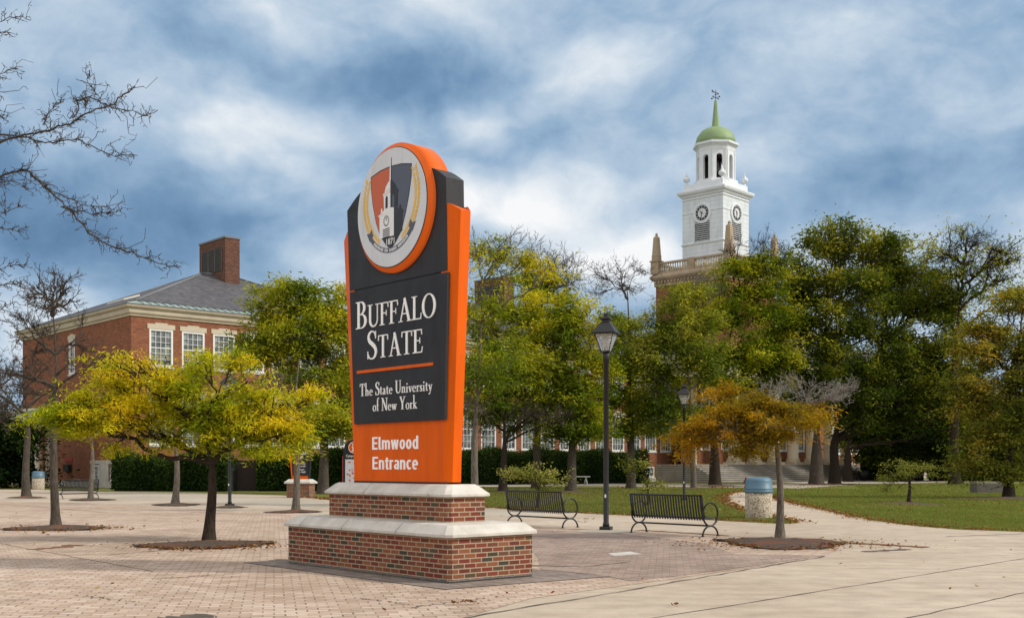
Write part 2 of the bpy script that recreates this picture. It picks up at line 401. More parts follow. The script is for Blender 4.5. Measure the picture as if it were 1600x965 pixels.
# slab joints and brick edging
def strip(name, a, b, w, z, mat='joint', seg=14, wob=.02):
    A, B = G(*a), G(*b); dx, dy = B[0]-A[0], B[1]-A[1]; l = math.hypot(dx,dy); nx, ny = -dy/l, dx/l
    up, dn = [], []
    for i in range(seg+1):
        t = i/seg; o = rnd.uniform(-wob, wob); ww = w*rnd.uniform(.6,1.4)/2
        up.append((A[0]+dx*t+nx*(o+ww), A[1]+dy*t+ny*(o+ww))); dn.append((A[0]+dx*t+nx*(o-ww), A[1]+dy*t+ny*(o-ww)))
    return sheet(name, up+dn[::-1], z, mat)
strip('pavement_joint', (1005,968),(1640,866), .022, .009, seg=30, wob=.012)
strip('pavement_joint', (1390,972),(1640,917), .018, .009, seg=20)
strip('pavement_joint', (690,972),(1290,869), .03, .013, seg=40, wob=.03)
strip('pavement_joint', (1480,838),(1620,833), .05, .009)
strip('pavement_joint', (0,787),(160,800), .05, .012)
strip('pavement_joint', (170,867),(500,838), .04, .012, seg=30)
strip('pavement_joint', (0,849),(240,893), .02, .012, seg=20)
strip('pavement_joint', (830,884),(905,886), .07, .017)
strip('pavement_joint', (905,887),(985,878), .03, .017)
strip('pavement_joint', (300,800),(455,806), .05, .012)
strip('pavement_joint', (620,820),(1000,829), .09, .012, 'leafmould')
strip('leaf_drift', (1000,828),(1140,837), .2, .013, 'leafmould', wob=.05)
strip('leaf_drift', (1240,843),(1450,855), .28, .013, 'leafmould', seg=24, wob=.05)
strip('dark_stain', (55,859),(125,851), .35, .010, 'leafmould', wob=.1)
strip('dark_stain', (1350,862),(1420,858), .22, .0105, 'joint', wob=.04)
strip('dark_stain', (405,880),(450,874), .35, .0105, 'joint', wob=.04)
strip('dark_stain', (255,968),(330,961), .32, .0105, 'joint', wob=.03)
for a_, b_, w_ in (((240,905),(330,899),.03),((640,950),(760,935),.025),((120,930),(210,941),.02),((560,935),(640,945),.02)):
    strip('pavement_crack', a_, b_, w_, .0135, 'joint', seg=26, wob=.05)
# pale marking slab
sheet('pale_slab', gp((950,865),(985,862),(1003,866),(960,869)), .014, 'limestone')
c0 = G(947,830)
sheet('lamp_pad', [(c0[0]+.75*cos(a*pi/12), c0[1]+.75*sin(a*pi/12)) for a in range(24)], .016, 'walk')

def mulch(px, py, rx, ry=None, z=.018):
    x, y = G(px, py); rx = rx/FPX*y; ry = ry or rx
    n = 46; ph = [rnd.uniform(0,6.3) for _ in range(3)]
    rad = [1+.14*sin(2*i*2*pi/n+ph[2])+.10*sin(3*i*2*pi/n+ph[0])+.06*sin(7*i*2*pi/n+ph[1])+rnd.uniform(-.08,.08) for i in range(n)]
    mb = MB(); rings = []
    for s_, h in ((1,0),(.8,.018),(.5,.04),(.2,.07)):
        rings.append([(x+rx*rad[i]*s_*cos(2*pi*i/n), y+ry*rad[i]*s_*sin(2*pi*i/n), z+h+rnd.uniform(0,.022)) for i in range(n)])
    mb.loft(rings, smooth=True)
    return mb.build('mulch_bed', 'mulch', kind='structure')
mulch(326,852,92); mulch(90,826,68); mulch(1222,849,104,1.5); mulch(143,781,38); mulch(275,789,40); mulch(462,800,40)
mulch(42,777.5,30); mulch(1421,788,52); mulch(1575,779,95); mulch(359,793,28,.5)
for p in ((787,769,45),(893,769,45),(1117,759,45),(1083,764,28),(1275,757,30),(1303,756,30)): mulch(*p)

# ------------------------------------------------------------------ scattered quads (grass, fallen leaves)
def quads_mesh(name, cen, u, v, col, mat='leaf'):
    """cen,u,v: (n,3); diamond leaves cen±u, cen±v"""
    n = len(cen)
    V = np.empty((n,4,3), np.float32); V[:,0] = cen-u; V[:,1] = cen-v*.9+u*.1; V[:,2] = cen+u; V[:,3] = cen+v*.9+u*.1
    me = bpy.data.meshes.new(name)
    me.vertices.add(n*4); me.vertices.foreach_set('co', V.ravel())
    me.loops.add(n*4); me.loops.foreach_set('vertex_index', np.arange(n*4, dtype=np.int32))
    me.polygons.add(n); me.polygons.foreach_set('loop_start', np.arange(0,n*4,4,dtype=np.int32))
    me.polygons.foreach_set('loop_total', np.full(n,4,dtype=np.int32))
    me.update(calc_edges=True)
    ca = me.color_attributes.new('Col', 'FLOAT_COLOR', 'POINT')
    cc = np.ones((n,4,4), np.float32); cc[:,:,:3] = col[:,None,:]
    ca.data.foreach_set('color', cc.ravel())
    me.materials.append(M[mat]); return me

def inpoly(P, x, y):
    P = np.array(P); n = len(P); r = np.zeros(len(x), bool); j = n-1
    for i in range(n):
        c = ((P[i,1] > y) != (P[j,1] > y)) & (x < (P[j,0]-P[i,0])*(y-P[i,1])/(P[j,1]-P[i,1]+1e-12)+P[i,0])
        r ^= c; j = i
    return r
ng = np.random.default_rng(3)
PL = np.array(F + [(60,24),(60,-20),(-60,-20),(-60,62)])
def grass():
    n = 330000
    py = ng.uniform(757, 834, n); px = ng.uniform(740, 1640, n)
    d = FPX*EYE/(py-HOR); x = (px-800)/FPX*d
    k = ~inpoly(PL, x, d) & ~((py < 764) & (px < 1340)); x, d = x[k], d[k]; n = len(x)
    h = ng.uniform(.025,.06,n)*(.6+d/60); w = ng.uniform(.004,.008,n)*(.4+d/26)
    a = ng.uniform(0,2*pi,n); ln = ng.normal(0,.35,(n,2))
    cen = np.stack([x,d,h*.5],1); u = np.stack([ln[:,0]*h*.5, ln[:,1]*h*.5, h*.55],1); v = np.stack([np.cos(a)*w, np.sin(a)*w, np.zeros(n)],1)
    pt = .5+.5*np.sin(x*.9+np.sin(d*.35)*2)*np.sin(d*.5+x*.3)
    t = np.clip(ng.normal(.35,.25,n)+.3*(pt-.5),0,1)[:,None]
    g1 = np.array([.12,.17,.028]); g2 = np.array([.32,.32,.095]); g3 = np.array([.23,.19,.08])
    col = g1*(1-t)+g2*t; s = ng.random(n) < .12+.18*(x < 12); col[s] = g3*ng.uniform(.5,1,(s.sum(),1))
    link('grass', quads_mesh('grass', cen, u, v, col), None, kind='stuff', label='short lawn grass beside the walks', category='grass')
grass()
def fallen():
    cs = []
    fr = np.array(F)
    # drift along the lawn edge
    for i in range(4, len(fr)-1):
        a, b = fr[i], fr[i+1]; l = np.linalg.norm(b-a); k = int(min(l,25)*70)
        t = ng.random(k)[:,None]; p = a+(b-a)*t + ng.normal(0,.22,(k,2))*np.array([1,1.3]); cs.append(p)
    # lawns
    py = ng.uniform(758, 830, 1500); px = ng.uniform(740,1620,1500); d = FPX*EYE/(py-HOR); x = (px-800)/FPX*d
    k = ~inpoly(PL, x, d); cs.append(np.stack([x,d],1)[k])
    # around the mulch beds and plaza
    for (px,py,s,n) in ((326,854,.75,1100),(1222,851,1.0,1200),(90,827,.9,700),(1421,790,1.5,160),(1575,781,3,300),(790,770,3,150),(893,772,3,200),(1117,762,4,400),(1290,758,5,300),(1060,775,6,400)):
        c = np.array(G(px,py)); cs.append(c+ng.normal(0,s,(n,2))*np.array([1,.8]))
    py = 728+2800/ng.uniform(12,40,110); px = ng.uniform(0,1600,110); d = 2800/(py-728); cs.append(np.stack([(px-800)/FPX*d,d],1))
    for (px,py,n) in ((728,945,26),(915,812,14),(905,817,8),(1065,950,5)):
        c = np.array(G(px,py)); cs.append(c+ng.normal(0,.1,(n,2)))
    p = np.concatenate(cs); n = len(p)
    s = ng.uniform(.018,.04,n)*(.7+p[:,1]/45); a = ng.uniform(0,2*pi,n)
    u = np.stack([np.cos(a)*s, np.sin(a)*s, ng.normal(0,.25,n)*s],1); v = np.stack([-np.sin(a)*s*.5, np.cos(a)*s*.5, ng.normal(0,.25,n)*s],1)
    onp = inpoly(PL, p[:,0], p[:,1])
    cen = np.stack([p[:,0],p[:,1],np.where(onp,.045,.05)],1)
    pal = np.array([[.22,.07,.02],[.12,.045,.02],[.30,.14,.03],[.36,.27,.12],[.16,.06,.03]])
    col = pal[ng.integers(0,5,n)]*ng.uniform(.6,1.1,(n,1))
    link('fallen_leaves', quads_mesh('fallen_leaves', cen, u, v, col), None, kind='stuff', label='brown and orange fallen leaves along the lawn edge', category='leaves')
fallen()

# ------------------------------------------------------------------ lettering
def rect(x0,x1,y0,y1): return [(x0,y0),(x1,y0),(x1,y1),(x0,y1)]
def smoothpts(P, k=5):
    out = []
    n = len(P)
    for i in range(n-1):
        p0, p1, p2, p3 = P[max(i-1,0)], P[i], P[i+1], P[min(i+2,n-1)]
        for j in range(k):
            t = j/k
            out.append(tuple(.5*((2*p1[c])+(-p0[c]+p2[c])*t+(2*p0[c]-5*p1[c]+4*p2[c]-p3[c])*t*t+(-p0[c]+3*p1[c]-3*p2[c]+p3[c])*t**3) for c in range(3)))
    out.append(tuple(P[-1])); return out
def stroke(P, smooth=True):
    """P: (x,y,width); returns list of quads"""
    if smooth: P = smoothpts(P)
    Lf, Rt = [], []
    for i, (x,y,w) in enumerate(P):
        a = P[max(i-1,0)]; b = P[min(i+1,len(P)-1)]
        dx, dy = b[0]-a[0], b[1]-a[1]; l = math.hypot(dx,dy)+1e-9
        Lf.append((x-dy/l*w/2, y+dx/l*w/2)); Rt.append((x+dy/l*w/2, y-dx/l*w/2))
    return [[Lf[i],Rt[i],Rt[i+1],Lf[i+1]] for i in range(len(P)-1)]
def arcs(cx,cy,rx,ry,a0,a1,wt,wn,k=20):
    q = []
    for i in range(k):
        A, B = radians(a0+(a1-a0)*i/k), radians(a0+(a1-a0)*(i+1)/k)
        q.append([(cx+rx*cos(A),cy+ry*sin(A)),(cx+rx*cos(B),cy+ry*sin(B)),(cx+(rx-wt)*cos(B),cy+(ry-wn)*sin(B)),(cx+(rx-wt)*cos(A),cy+(ry-wn)*sin(A))])
    return q
T, n_ = .125, .045
def glyph(ch):
    g = [[]]; r = []
    def add(*polys):
        for p in polys: r.append([p])
    def grp(lst): r.append(lst)
    S = .035
    if ch == 'B': add(rect(.1,.1+T,0,1), rect(0,.34,0,S), rect(0,.34,1-S,1), rect(.2,.36,.50,.54)); grp(arcs(.32,.76,.25,.24,-90,90,T,n_)); grp(arcs(.34,.27,.30,.27,-90,90,T+.01,n_)); w=.66
    elif ch == 'U': add(rect(.1,.1+T,.32,1), rect(.66,.705,.32,1), rect(0,.33,1-S,1), rect(.55,.81,1-S,1)); grp(arcs(.4025,.32,.3025,.34,180,300,T,n_+.02)); grp(arcs(.4025,.32,.3025,.34,299,360,.047,n_+.02)); w=.8
    elif ch == 'F': add(rect(.1,.1+T,0,1), rect(0,.34,0,S), rect(0,.58,1-n_,1), rect(.2,.46,.5,.5+n_), [(.54,1),(.58,1),(.6,.76),(.57,.76)], rect(.44,.47,.4,.65)); w=.6
    elif ch == 'A': grp(stroke([(.13,.01,n_+.01),(.4,.98,n_+.01)],False)); grp(stroke([(.385,1.02,T),(.7,.01,T+.01)],False)); add(rect(.22,.56,.32,.32+n_), rect(0,.27,0,S), rect(.56,.86,0,S)); w=.82
    elif ch == 'L': add(rect(.1,.1+T,0,1), rect(0,.34,1-S,1), rect(0,.6,0,n_), [(.56,0),(.6,0),(.63,.27),(.6,.27)]); w=.62
    elif ch == 'O': grp(arcs(.43,.5,.43,.52,0,360,T+.01,n_,k=36)); w=.88
    elif ch == 'S': grp(stroke([(.5,.82,.04),(.44,.94,.045),(.31,1.0,.05),(.16,.94,.085),(.09,.80,.115),(.16,.64,.135),(.32,.53,.15),(.47,.40,.14),(.53,.24,.125),(.46,.07,.09),(.30,0,.05),(.14,.04,.045),(.06,.18,.04)])); add(rect(.49,.525,.72,1.0), rect(.035,.07,0,.28)); w=.6
    elif ch == 'T': add(rect(.3,.3+T,0,1), rect(.19,.54,0,S), rect(.03,.70,1-n_,1), [(.03,1),(.07,1),(.05,.76),(.01,.76)], [(.66,1),(.70,1),(.72,.76),(.68,.76)]); w=.73
    elif ch == 'E': add(rect(.1,.1+T,0,1), rect(0,.58,1-n_,1), rect(0,.6,0,n_), rect(.2,.46,.5,.5+n_), [(.54,1),(.58,1),(.6,.77),(.57,.77)], [(.56,0),(.6,0),(.64,.26),(.61,.26)], rect(.44,.47,.4,.65)); w=.64
    elif ch == 'N': add(rect(.12,.165,0,1), rect(.70,.745,0,1), rect(0,.28,0,S), rect(.58,.86,1-S,1), rect(0,.2,1-S,1)); grp(stroke([(.14,.98,T),(.72,.02,T)],False)); w=.86
    elif ch == 'Y': grp(stroke([(.12,.99,T),(.40,.45,T)],False)); grp(stroke([(.68,.99,n_),(.42,.45,n_)],False)); add(rect(.33,.33+T,0,.5), rect(.23,.56,0,S), rect(0,.3,1-S,1), rect(.55,.80,1-S,1)); w=.78
    elif ch == 'h': add(rect(.07,.16,0,1.04), rect(0,.23,0,S), rect(.31,.54,0,S), rect(0,.12,1.0,1.04), rect(.37,.46,0,.33)); grp(stroke([(.13,.34,.03),(.24,.44,.06),(.36,.43,.08),(.415,.3,.09)])); w=.56
    elif ch == 'e': grp(arcs(.23,.23,.22,.25,0,320,.08,.035)); add(rect(.04,.42,.26,.295)); w=.47
    elif ch == 't': add(rect(.09,.175,.08,.62), rect(0,.30,.42,.46)); grp(stroke([(.132,.1,.085),(.18,.02,.06),(.30,.05,.03)])); w=.33
    elif ch == 'a': grp(stroke([(.06,.36,.05),(.14,.46,.04),(.26,.44,.06),(.29,.32,.085),(.29,.1,.085),(.33,.01,.05),(.42,.05,.03)])); grp(stroke([(.29,.28,.03),(.12,.2,.06),(.06,.11,.085),(.13,.01,.06),(.28,.09,.03)])); w=.44
    elif ch == 'n': add(rect(.07,.16,0,.46), rect(0,.23,0,S), rect(.31,.54,0,S), rect(0,.12,.42,.46), rect(.37,.46,0,.33)); grp(stroke([(.13,.34,.03),(.24,.45,.06),(.36,.43,.08),(.415,.3,.09)])); w=.56
    elif ch == 'i': add(rect(.08,.17,0,.46), rect(0,.25,0,S), rect(0,.12,.42,.46)); grp(arcs(.12,.66,.06,.065,0,360,.059,.064,12)); w=.27
    elif ch == 'v': grp(stroke([(.07,.45,.09),(.23,.01,.09)],False)); grp(stroke([(.38,.45,.035),(.235,.01,.035)],False)); add(rect(0,.17,.42,.455), rect(.3,.46,.42,.455)); w=.45
    elif ch == 'y': grp(stroke([(.07,.45,.09),(.24,.02,.09)],False)); grp(stroke([(.39,.45,.035),(.2,-.12,.04),(.11,-.25,.05),(.02,-.22,.06)],True)); add(rect(0,.17,.42,.455), rect(.31,.47,.42,.455)); w=.46
    elif ch == 'w': grp(stroke([(.07,.45,.09),(.20,.01,.09)],False)); grp(stroke([(.33,.45,.035),(.205,.01,.035)],False)); grp(stroke([(.33,.45,.09),(.47,.01,.09)],False)); grp(stroke([(.61,.45,.035),(.475,.01,.035)],False)); add(rect(0,.17,.42,.455), rect(.53,.69,.42,.455)); w=.68
    elif ch == 'r': add(rect(.07,.16,0,.46), rect(0,.25,0,S), rect(0,.12,.42,.46)); grp(stroke([(.14,.3,.03),(.22,.42,.05),(.33,.43,.09)])); w=.35
    elif ch == 's': grp(stroke([(.28,.34,.03),(.23,.43,.04),(.13,.44,.06),(.07,.35,.08),(.15,.26,.09),(.25,.19,.09),(.28,.1,.08),(.2,.02,.05),(.09,.03,.04),(.04,.12,.03)])); w=.35
    elif ch == 'o': grp(arcs(.24,.225,.23,.25,0,360,.085,.035,24)); w=.49
    elif ch == 'f': add(rect(.09,.18,0,.8), rect(.01,.29,0,S), rect(0,.3,.42,.455)); grp(stroke([(.135,.78,.09),(.17,.95,.07),(.26,1.03,.05),(.35,.98,.08)])); w=.31
    elif ch == 'k': add(rect(.07,.16,0,1.04), rect(0,.23,0,S), rect(0,.12,1.0,1.04), rect(.34,.55,0,S), rect(.27,.47,.42,.455)); grp(stroke([(.38,.44,.035),(.15,.22,.035)],False)); grp(stroke([(.21,.27,.08),(.44,.01,.09)],False)); w=.53
    elif ch == ' ': w=.26
    else: w=.4
    return r, w
def sans(ch):
    r = []; w = 0; b = .155; h = .74
    def R(*a): r.append([rect(*a)])
    def K(P, sm=True): r.append(stroke(P, sm))
    if ch == 'E': R(0,b,0,1); R(b,.52,1-b*.95,1); R(b,.52,0,b*.95); R(b,.47,.43,.43+b*.95); w=.54
    elif ch == 'l': R(0,b,.13,1); K([(.0775,.15,b),(.1,.07,b),(.22,.07,b*.9)]); w=.22
    elif ch == 'm': R(0,b,0,h); R(.31,.31+b*.95,0,h*.75); R(.62,.62+b*.95,0,h*.75); K([(.08,.48,.1),(.2,.66,b*.9),(.34,.62,b*.9),(.385,.5,b*.95)]); K([(.39,.48,.1),(.51,.66,b*.9),(.65,.62,b*.9),(.695,.5,b*.95)]); w=.78
    elif ch == 'n': R(0,b,0,h); R(.33,.33+b*.95,0,h*.75); K([(.08,.48,.1),(.21,.66,b*.9),(.36,.62,b*.9),(.405,.5,b*.95)]); w=.49
    elif ch == 'w': K([(.08,h,b*.95),(.21,.0,b*.95)],False); K([(.36,h,b*.8),(.22,.0,b*.8)],False); K([(.38,h,b*.8),(.52,.0,b*.8)],False); K([(.66,h,b*.95),(.53,.0,b*.95)],False); w=.74
    elif ch == 'o': r.append(arcs(.25,.37,.25,.38,0,360,b,b*.9,30)); w=.5
    elif ch == 'd': r.append(arcs(.25,.37,.25,.38,30,330,b,b*.9,26)); R(.34,.34+b,0,1.0); w=.5
    elif ch == 't': R(.09,.09+b,.13,.93); R(0,.34,h-b*.8,h); K([(.1675,.15,b),(.2,.07,b),(.33,.07,b*.9)]); w=.34
    elif ch == 'r': R(0,b,0,h); K([(.08,.46,.1),(.16,.64,b*.85),(.32,.66,b*.9)]); w=.32
    elif ch == 'a': K([(.07,.62,b*.85),(.2,.68,b*.85),(.34,.62,b*.95),(.37,.48,b)]); R(.2925,.2925+b,0,.5); K([(.34,.40,.1),(.18,.38,b*.85),(.08,.24,b),(.14,.08,b*.85),(.32,.12,.1)]); w=.46
    elif ch == 'c': r.append(arcs(.25,.37,.25,.38,48,312,b,b*.9,26)); w=.43
    elif ch == 'e': r.append(arcs(.25,.37,.25,.38,0,305,b,b*.9,26)); R(.1,.47,.31,.31+b*.75); w=.5
    return r, w
def serif_text(runs, x0, x1, z, y, depth=.012, gap=.05, font=glyph):
    """runs: list of (text, capheight); fitted between x0 and x1 with baseline z on plane y (towards -y)"""
    tot = 0; items = []
    for t, h in runs:
        for ch in t:
            g, w = font(ch); items.append((g, tot, h)); tot += (w+gap)*h
    tot -= gap*items[-1][2]; sx = (x1-x0)/tot; mb = MB(); k = 0
    for g, ox, h in items:
        for grp_ in g:
            k += 1; yy = y-depth-.0003*(k % 6)
            for poly in grp_:
                P = [(x0+(ox+px*h)*sx, z+py*h) for px, py in poly]
                mb.prism(P, yy, y)
    return mb
def font_text(name, txt, size, mat, parent, loc, width=None, bold=0, align='CENTER', extr=.006, space=1.0, sz=None, rotz=0):
    cu = bpy.data.curves.new(name, 'FONT'); cu.body = txt; cu.size = size; cu.align_x = align; cu.extrude = extr
    cu.offset = bold; cu.space_line = space; cu.resolution_u = 3
    ob = bpy.data.objects.new(name, cu); C.objects.link(ob)
    bpy.context.view_layer.update()
    me = bpy.data.meshes.new_from_object(ob.evaluated_get(bpy.context.evaluated_depsgraph_get()))
    C.objects.unlink(ob); bpy.data.objects.remove(ob)
    co = np.empty(len(me.vertices)*3, np.float32); me.vertices.foreach_get('co', co); co = co.reshape(-1,3)
    w = co[:,0].max()-co[:,0].min(); s = (width/w) if width else 1
    out = np.empty_like(co); out[:,0] = co[:,0]*s; out[:,2] = co[:,1]*((sz or 1)); out[:,1] = -co[:,2]
    if align == 'CENTER' and width: out[:,0] -= (out[:,0].max()+out[:,0].min())/2
    me.vertices.foreach_set('co', out.ravel()); me.update(); me.name = name; me.materials.clear()
    return link(name, me, mat, parent, loc, rotz)

# ------------------------------------------------------------------ main sign
def main_sign():
    t = thing('campus_sign', 'tall orange and charcoal campus entrance sign on a stepped brick base', 'sign', (SO[0],SO[1],0), SR)
    def hexa(hx, hy, tw, z):   # slightly tapered ends
        return [(-hx,-hy,z),(hx,-hy,z),(hx,hy,z),(-hx,hy,z)]
    lx, ly = 2.144, .7855; ux, uy = 1.585, .356
    MB().box(-lx+.03,lx-.03,-ly+.03,ly-.03,-.1,.045).build('foundation', 'foundation', t)
    MB().box(-lx-.012,lx+.012,-ly-.012,ly+.012,.04,.05).build('flashing', 'lead', t)
    def chamf(hx,hy,c,z): return [(-hx+c,-hy,z),(hx-c,-hy,z),(hx,-hy+c,z),(hx,hy-c,z),(hx-c,hy,z),(-hx+c,hy,z),(-hx,hy-c,z),(-hx,-hy+c,z)]
    MB().loft([chamf(lx,ly,.055,.05),chamf(lx,ly,.055,.63)]).build('lower_plinth', 'plinth_brick', t)
    def cap(name, hx, hy, ix, iy, z0, zl, z1, joints):
        c = .075
        mb = MB().loft([chamf(hx-.01,hy-.01,c,z0),chamf(hx,hy,c,z0+.008),chamf(hx,hy,c,zl-.008),chamf(hx-.010,hy-.010,c,zl),chamf(hx-.135,hy-.135,.06,z1-.012),chamf(hx-.15,hy-.15,.055,z1-.006),chamf(ix,iy,.03,z1+.004)])
        o = mb.build(name, 'limestone', t)
        j = MB()
        for jx in joints:   # mortar joint, a thin dark line over the slope
            j.add([(jx-.004,-hy-.002,z0+.01),(jx+.004,-hy-.002,z0+.01),(jx+.004,-hy-.002,zl-.006),(jx-.004,-hy-.002,zl-.006)],[[0,1,2,3]])
            jj = jx
            j.add([(jj-.004,-hy-.001,zl-.004),(jj+.004,-hy-.001,zl-.004),(jj+.004,-hy+.137,z1-.009),(jj-.004,-hy+.137,z1-.009)],[[0,1,2,3]])
        for jj in joints: j.add([(jj-.004,-hy+.137,z1-.009),(jj+.004,-hy+.137,z1-.009),(jj+.004,-iy-.002,z1+.008),(jj-.004,-iy-.002,z1+.008)],[[0,1,2,3]])
        j.build('capstone_joint', 'joint', o, fixn=False)
        return o
    cap('lower_capstone', lx+.06, ly+.06, ux+.02, uy+.02, .628, .680, .800, (-1.62,-.42,.98))
    MB().loft([chamf(ux,uy,.05,.80),chamf(ux,uy,.05,1.165)]).build('upper_plinth', 'plinth_brick', t)
    cap('upper_capstone', ux+.065, uy+.065, ux-.10, uy-.12, 1.163, 1.21, 1.335, (-.45,))
    MB().box(1.2,1.208,-uy-.067,-uy-.064,1.172,1.2).build('capstone_joint', 'joint', t)
    MB().box(-1.2,1.2,-.10,.16,1.33,1.372).build('base_recess', 'dark_line', t)
    yf = -.105; yb = .21
    # lower orange panel
    MB().prism([(-1.19,1.368),(1.15,1.368),(1.16,2.3),(-1.2,2.3)], yf, yb-.02).build('orange_base_panel', 'sign_orange', t)
    # charcoal body panel behind the name board
    MB().prism([(-1.12,2.30),(1.16,2.30),(1.24,4.44),(-1.25,4.44)], yf+.004, yb-.03).build('body_core', 'sign_dark', t)
    # name board (proud)
    nb = MB()
    a = [(-1.121,2.275),(1.228,2.275),(1.30,4.405),(-1.251,4.405)]
    nb.prism(a, -.15, yf); nameb = nb.build('name_board', 'sign_dark', t)
    # top panel with sloping shoulders
    tp = [(-1.305,4.44),(1.25,4.44),(1.222,5.80)]
    for i in range(9):
        u = i/8; tp.append((1.222-u*.55, 5.80+.24*sin(u*pi/2)))
    tp.append((-.72,6.04))
    for i in range(1,9):
        u = i/8; tp.append((-.72-u*.66, 6.04-.29*(1-cos(u*pi/2))))
    tpl = MB().prism(tp, -.115, .215).build('top_panel', 'sign_dark_top', t)
    MB().prism([(-1.29,4.405),(1.245,4.405),(1.245,4.44),(-1.29,4.44)], -.09, .2).build('panel_gap', 'dark_line', t)
    # pylons: each end, leaning outward, bevelled front edge
    for s in (1, -1):
        def ring(z):
            u = (z-1.368)/(5.32-1.368)
            xo = (1.262+.195*u)*s if s > 0 else -(1.286+.32*u); xi = (1.15+.14*u)*s if s > 0 else -(1.15+.24*u); w = .165+.0*u
            return xo, xi
        zt = 5.30
        xo, xi = ring(1.368); Xo, Xi = ring(zt)
        yfo = -.03; yo2 = .125
        b0 = [(xi-.03*s,-.108,1.368),(xi,-.108,1.368),(xo,yfo,1.368),(xo,yo2,1.368),(xi,.22,1.368),(xi-.03*s,.22,1.368)]
        b1 = [(Xi-.2*s,-.108,zt+.12),(Xi,-.108,zt+.11),(Xo,yfo,zt),(Xo,yo2+.03,zt),(Xi,.24,zt+.11),(Xi-.2*s,.24,zt+.12)]
        o = MB().loft([b0,b1]).build('side_pylon', 'sign_orange', t)
    # medallion
    cz, cx = 5.55, .0
    def disc(r, y, n=72): return [(cx+r*cos(2*pi*i/n), y, cz+r*sin(2*pi*i/n)) for i in range(n)]
    md = MB().loft([disc(.983,.20),disc(.983,-.165)], smooth=True).loft([disc(.983,-.165),disc(.915,-.215)]).build('medallion', 'ring_orange', t)
    MB().loft([disc(.915,-.2152),disc(.905,-.222)]).build('medallion_rim', 'emb_black', md)
    MB().loft([disc(.900,-.222),disc(.900,-.228)]).build('medallion_face', 'emb_bg', md)
    y = -.230; e = .0012
    def flat(name, polys, lay, mat, parent=md):
        mb = MB()
        for i, P in enumerate(polys):
            mb.prism([(cx+a, cz+b) for a, b in P], y-e*lay-.00001*i, y+.001)
        return mb.build(name, mat, parent)
    def shield(sc):
        P = [(-.52,.545),(-.27,.60),(0,.615),(.27,.60),(.525,.55),(.52,.36),(.46,.10),(.38,-.14),(.27,-.39),(.12,-.54),(0,-.625),(-.12,-.54),(-.27,-.39),(-.385,-.16),(-.47,.12),(-.515,.36)]
        return [(a*sc,(b)*sc) for a,b in P]
    flat('shield_outline', [shield(1.03)], 1, 'emb_black')
    S_ = shield(1.0)
    flat('shield_left', [[p for p in S_ if p[0] <= 0]], 2, 'emb_orange')
    flat('shield_right', [[p for p in S_ if p[0] >= 0]], 2, 'emb_slate')
    flat('shield_point', [[(-.235,-.44),(.11,-.44),(.235,-.42),(.12,-.54),(0,-.62),(-.12,-.54)]], 3, 'emb_black')
    # emblem tower: white lit side, dark shaded side
    flat('emblem_tower', [[(-.29,-.44),(.09,-.44),(.09,-.06),(-.29,-.10)],[(-.33,-.10),(.09,-.06),(.09,-.02),(-.31,-.07)],[(-.22,-.06),(.09,-.02),(.09,.03),(-.19,-.02)],
        [(-.17,-.03),(.0,.0),(.0,.24),(-.18,.21)],[(-.21,.21),(0,.25),(0,.28),(-.19,.24)],[(-.16,.25),(0,.29),(0,.42),(-.05,.40),(-.12,.34)],[(-.03,.40),(.012,.40),(.012,.76),(-.008,.76)],[(-.26,-.06),(-.21,-.05),(-.22,.02),(-.25,.02)]], 4, 'emb_white')
    flat('emblem_tower_shade', [[(.09,-.44),(.30,-.40),(.31,-.12),(.09,-.07)],[(.09,-.06),(.34,-.13),(.31,-.07),(.09,-.01)],[(.0,.0),(.19,-.02),(.19,.21),(.0,.25)],[(.0,.25),(.22,.20),(.2,.25),(0,.29)],[(0,.29),(.17,.25),(.12,.34),(.05,.40),(0,.42)],[(.012,.40),(.03,.40),(.018,.76),(.012,.76)],[(.22,-.06),(.28,-.08),(.27,.0),(.24,.0)]], 5, 'emb_black')
    flat('emblem_arch', [[(-.13,.0),(-.07,.01),(-.07,.17),(-.10,.20),(-.13,.16)]], 6, 'emb_black')
    flat('emblem_arch', [[(.05,.01),(.11,.0),(.11,.15),(.08,.19),(.05,.17)]], 7, 'emb_slate')
    flat('emblem_louvre', [[(-.2,-.31-.03*k),(-.02,-.30-.03*k),(-.02,-.315-.03*k),(-.2,-.325-.03*k)] for k in range(5)], 6, 'emb_black')
    k = 20
    flat('emblem_clock', [[(-.11+.075*cos(a),-.19+.085*sin(a)),(-.11+.075*cos(a+.3),-.19+.085*sin(a+.3)),(-.11+.05*cos(a+.3),-.19+.06*sin(a+.3)),(-.11+.05*cos(a),-.19+.06*sin(a))] for a in [i*2*pi/12 for i in range(12)]]+[[(-.115,-.19),(-.105,-.19),(-.10,-.14),(-.12,-.14)]], 6, 'emb_black')
    # laurels
    for s in (1, -1):
        ln = [(.30,-.53),(.42,-.43),(.55,-.28),(.635,-.11),(.675,.07),(.665,.27),(.60,.50)]
        pts = smoothpts([(a*s,b,0) for a,b in ln], 6); polys = []
        acc = 0
        for i in range(0, len(pts)-1, 2):
            x_, z_, _ = pts[i]; dx, dz = pts[i+1][0]-x_, pts[i+1][1]-z_; ang = atan2(dz,dx)
            for sg in (1,-1):
                A = ang+sg*.5; l = .115
                q = (x_+sg*-.012*sin(ang), z_+sg*.012*cos(ang))
                ex, ez = q[0]+l*cos(A), q[1]+l*sin(A); nx, nz = -sin(A)*.028, cos(A)*.028
                mx_, mz_ = (q[0]*.5+ex*.5, q[1]*.5+ez*.5)
                polys.append([q,(mx_+nx,mz_+nz),(ex,ez),(mx_-nx,mz_-nz)])
        flat('laurel_branch', polys, 2, 'emb_gold')
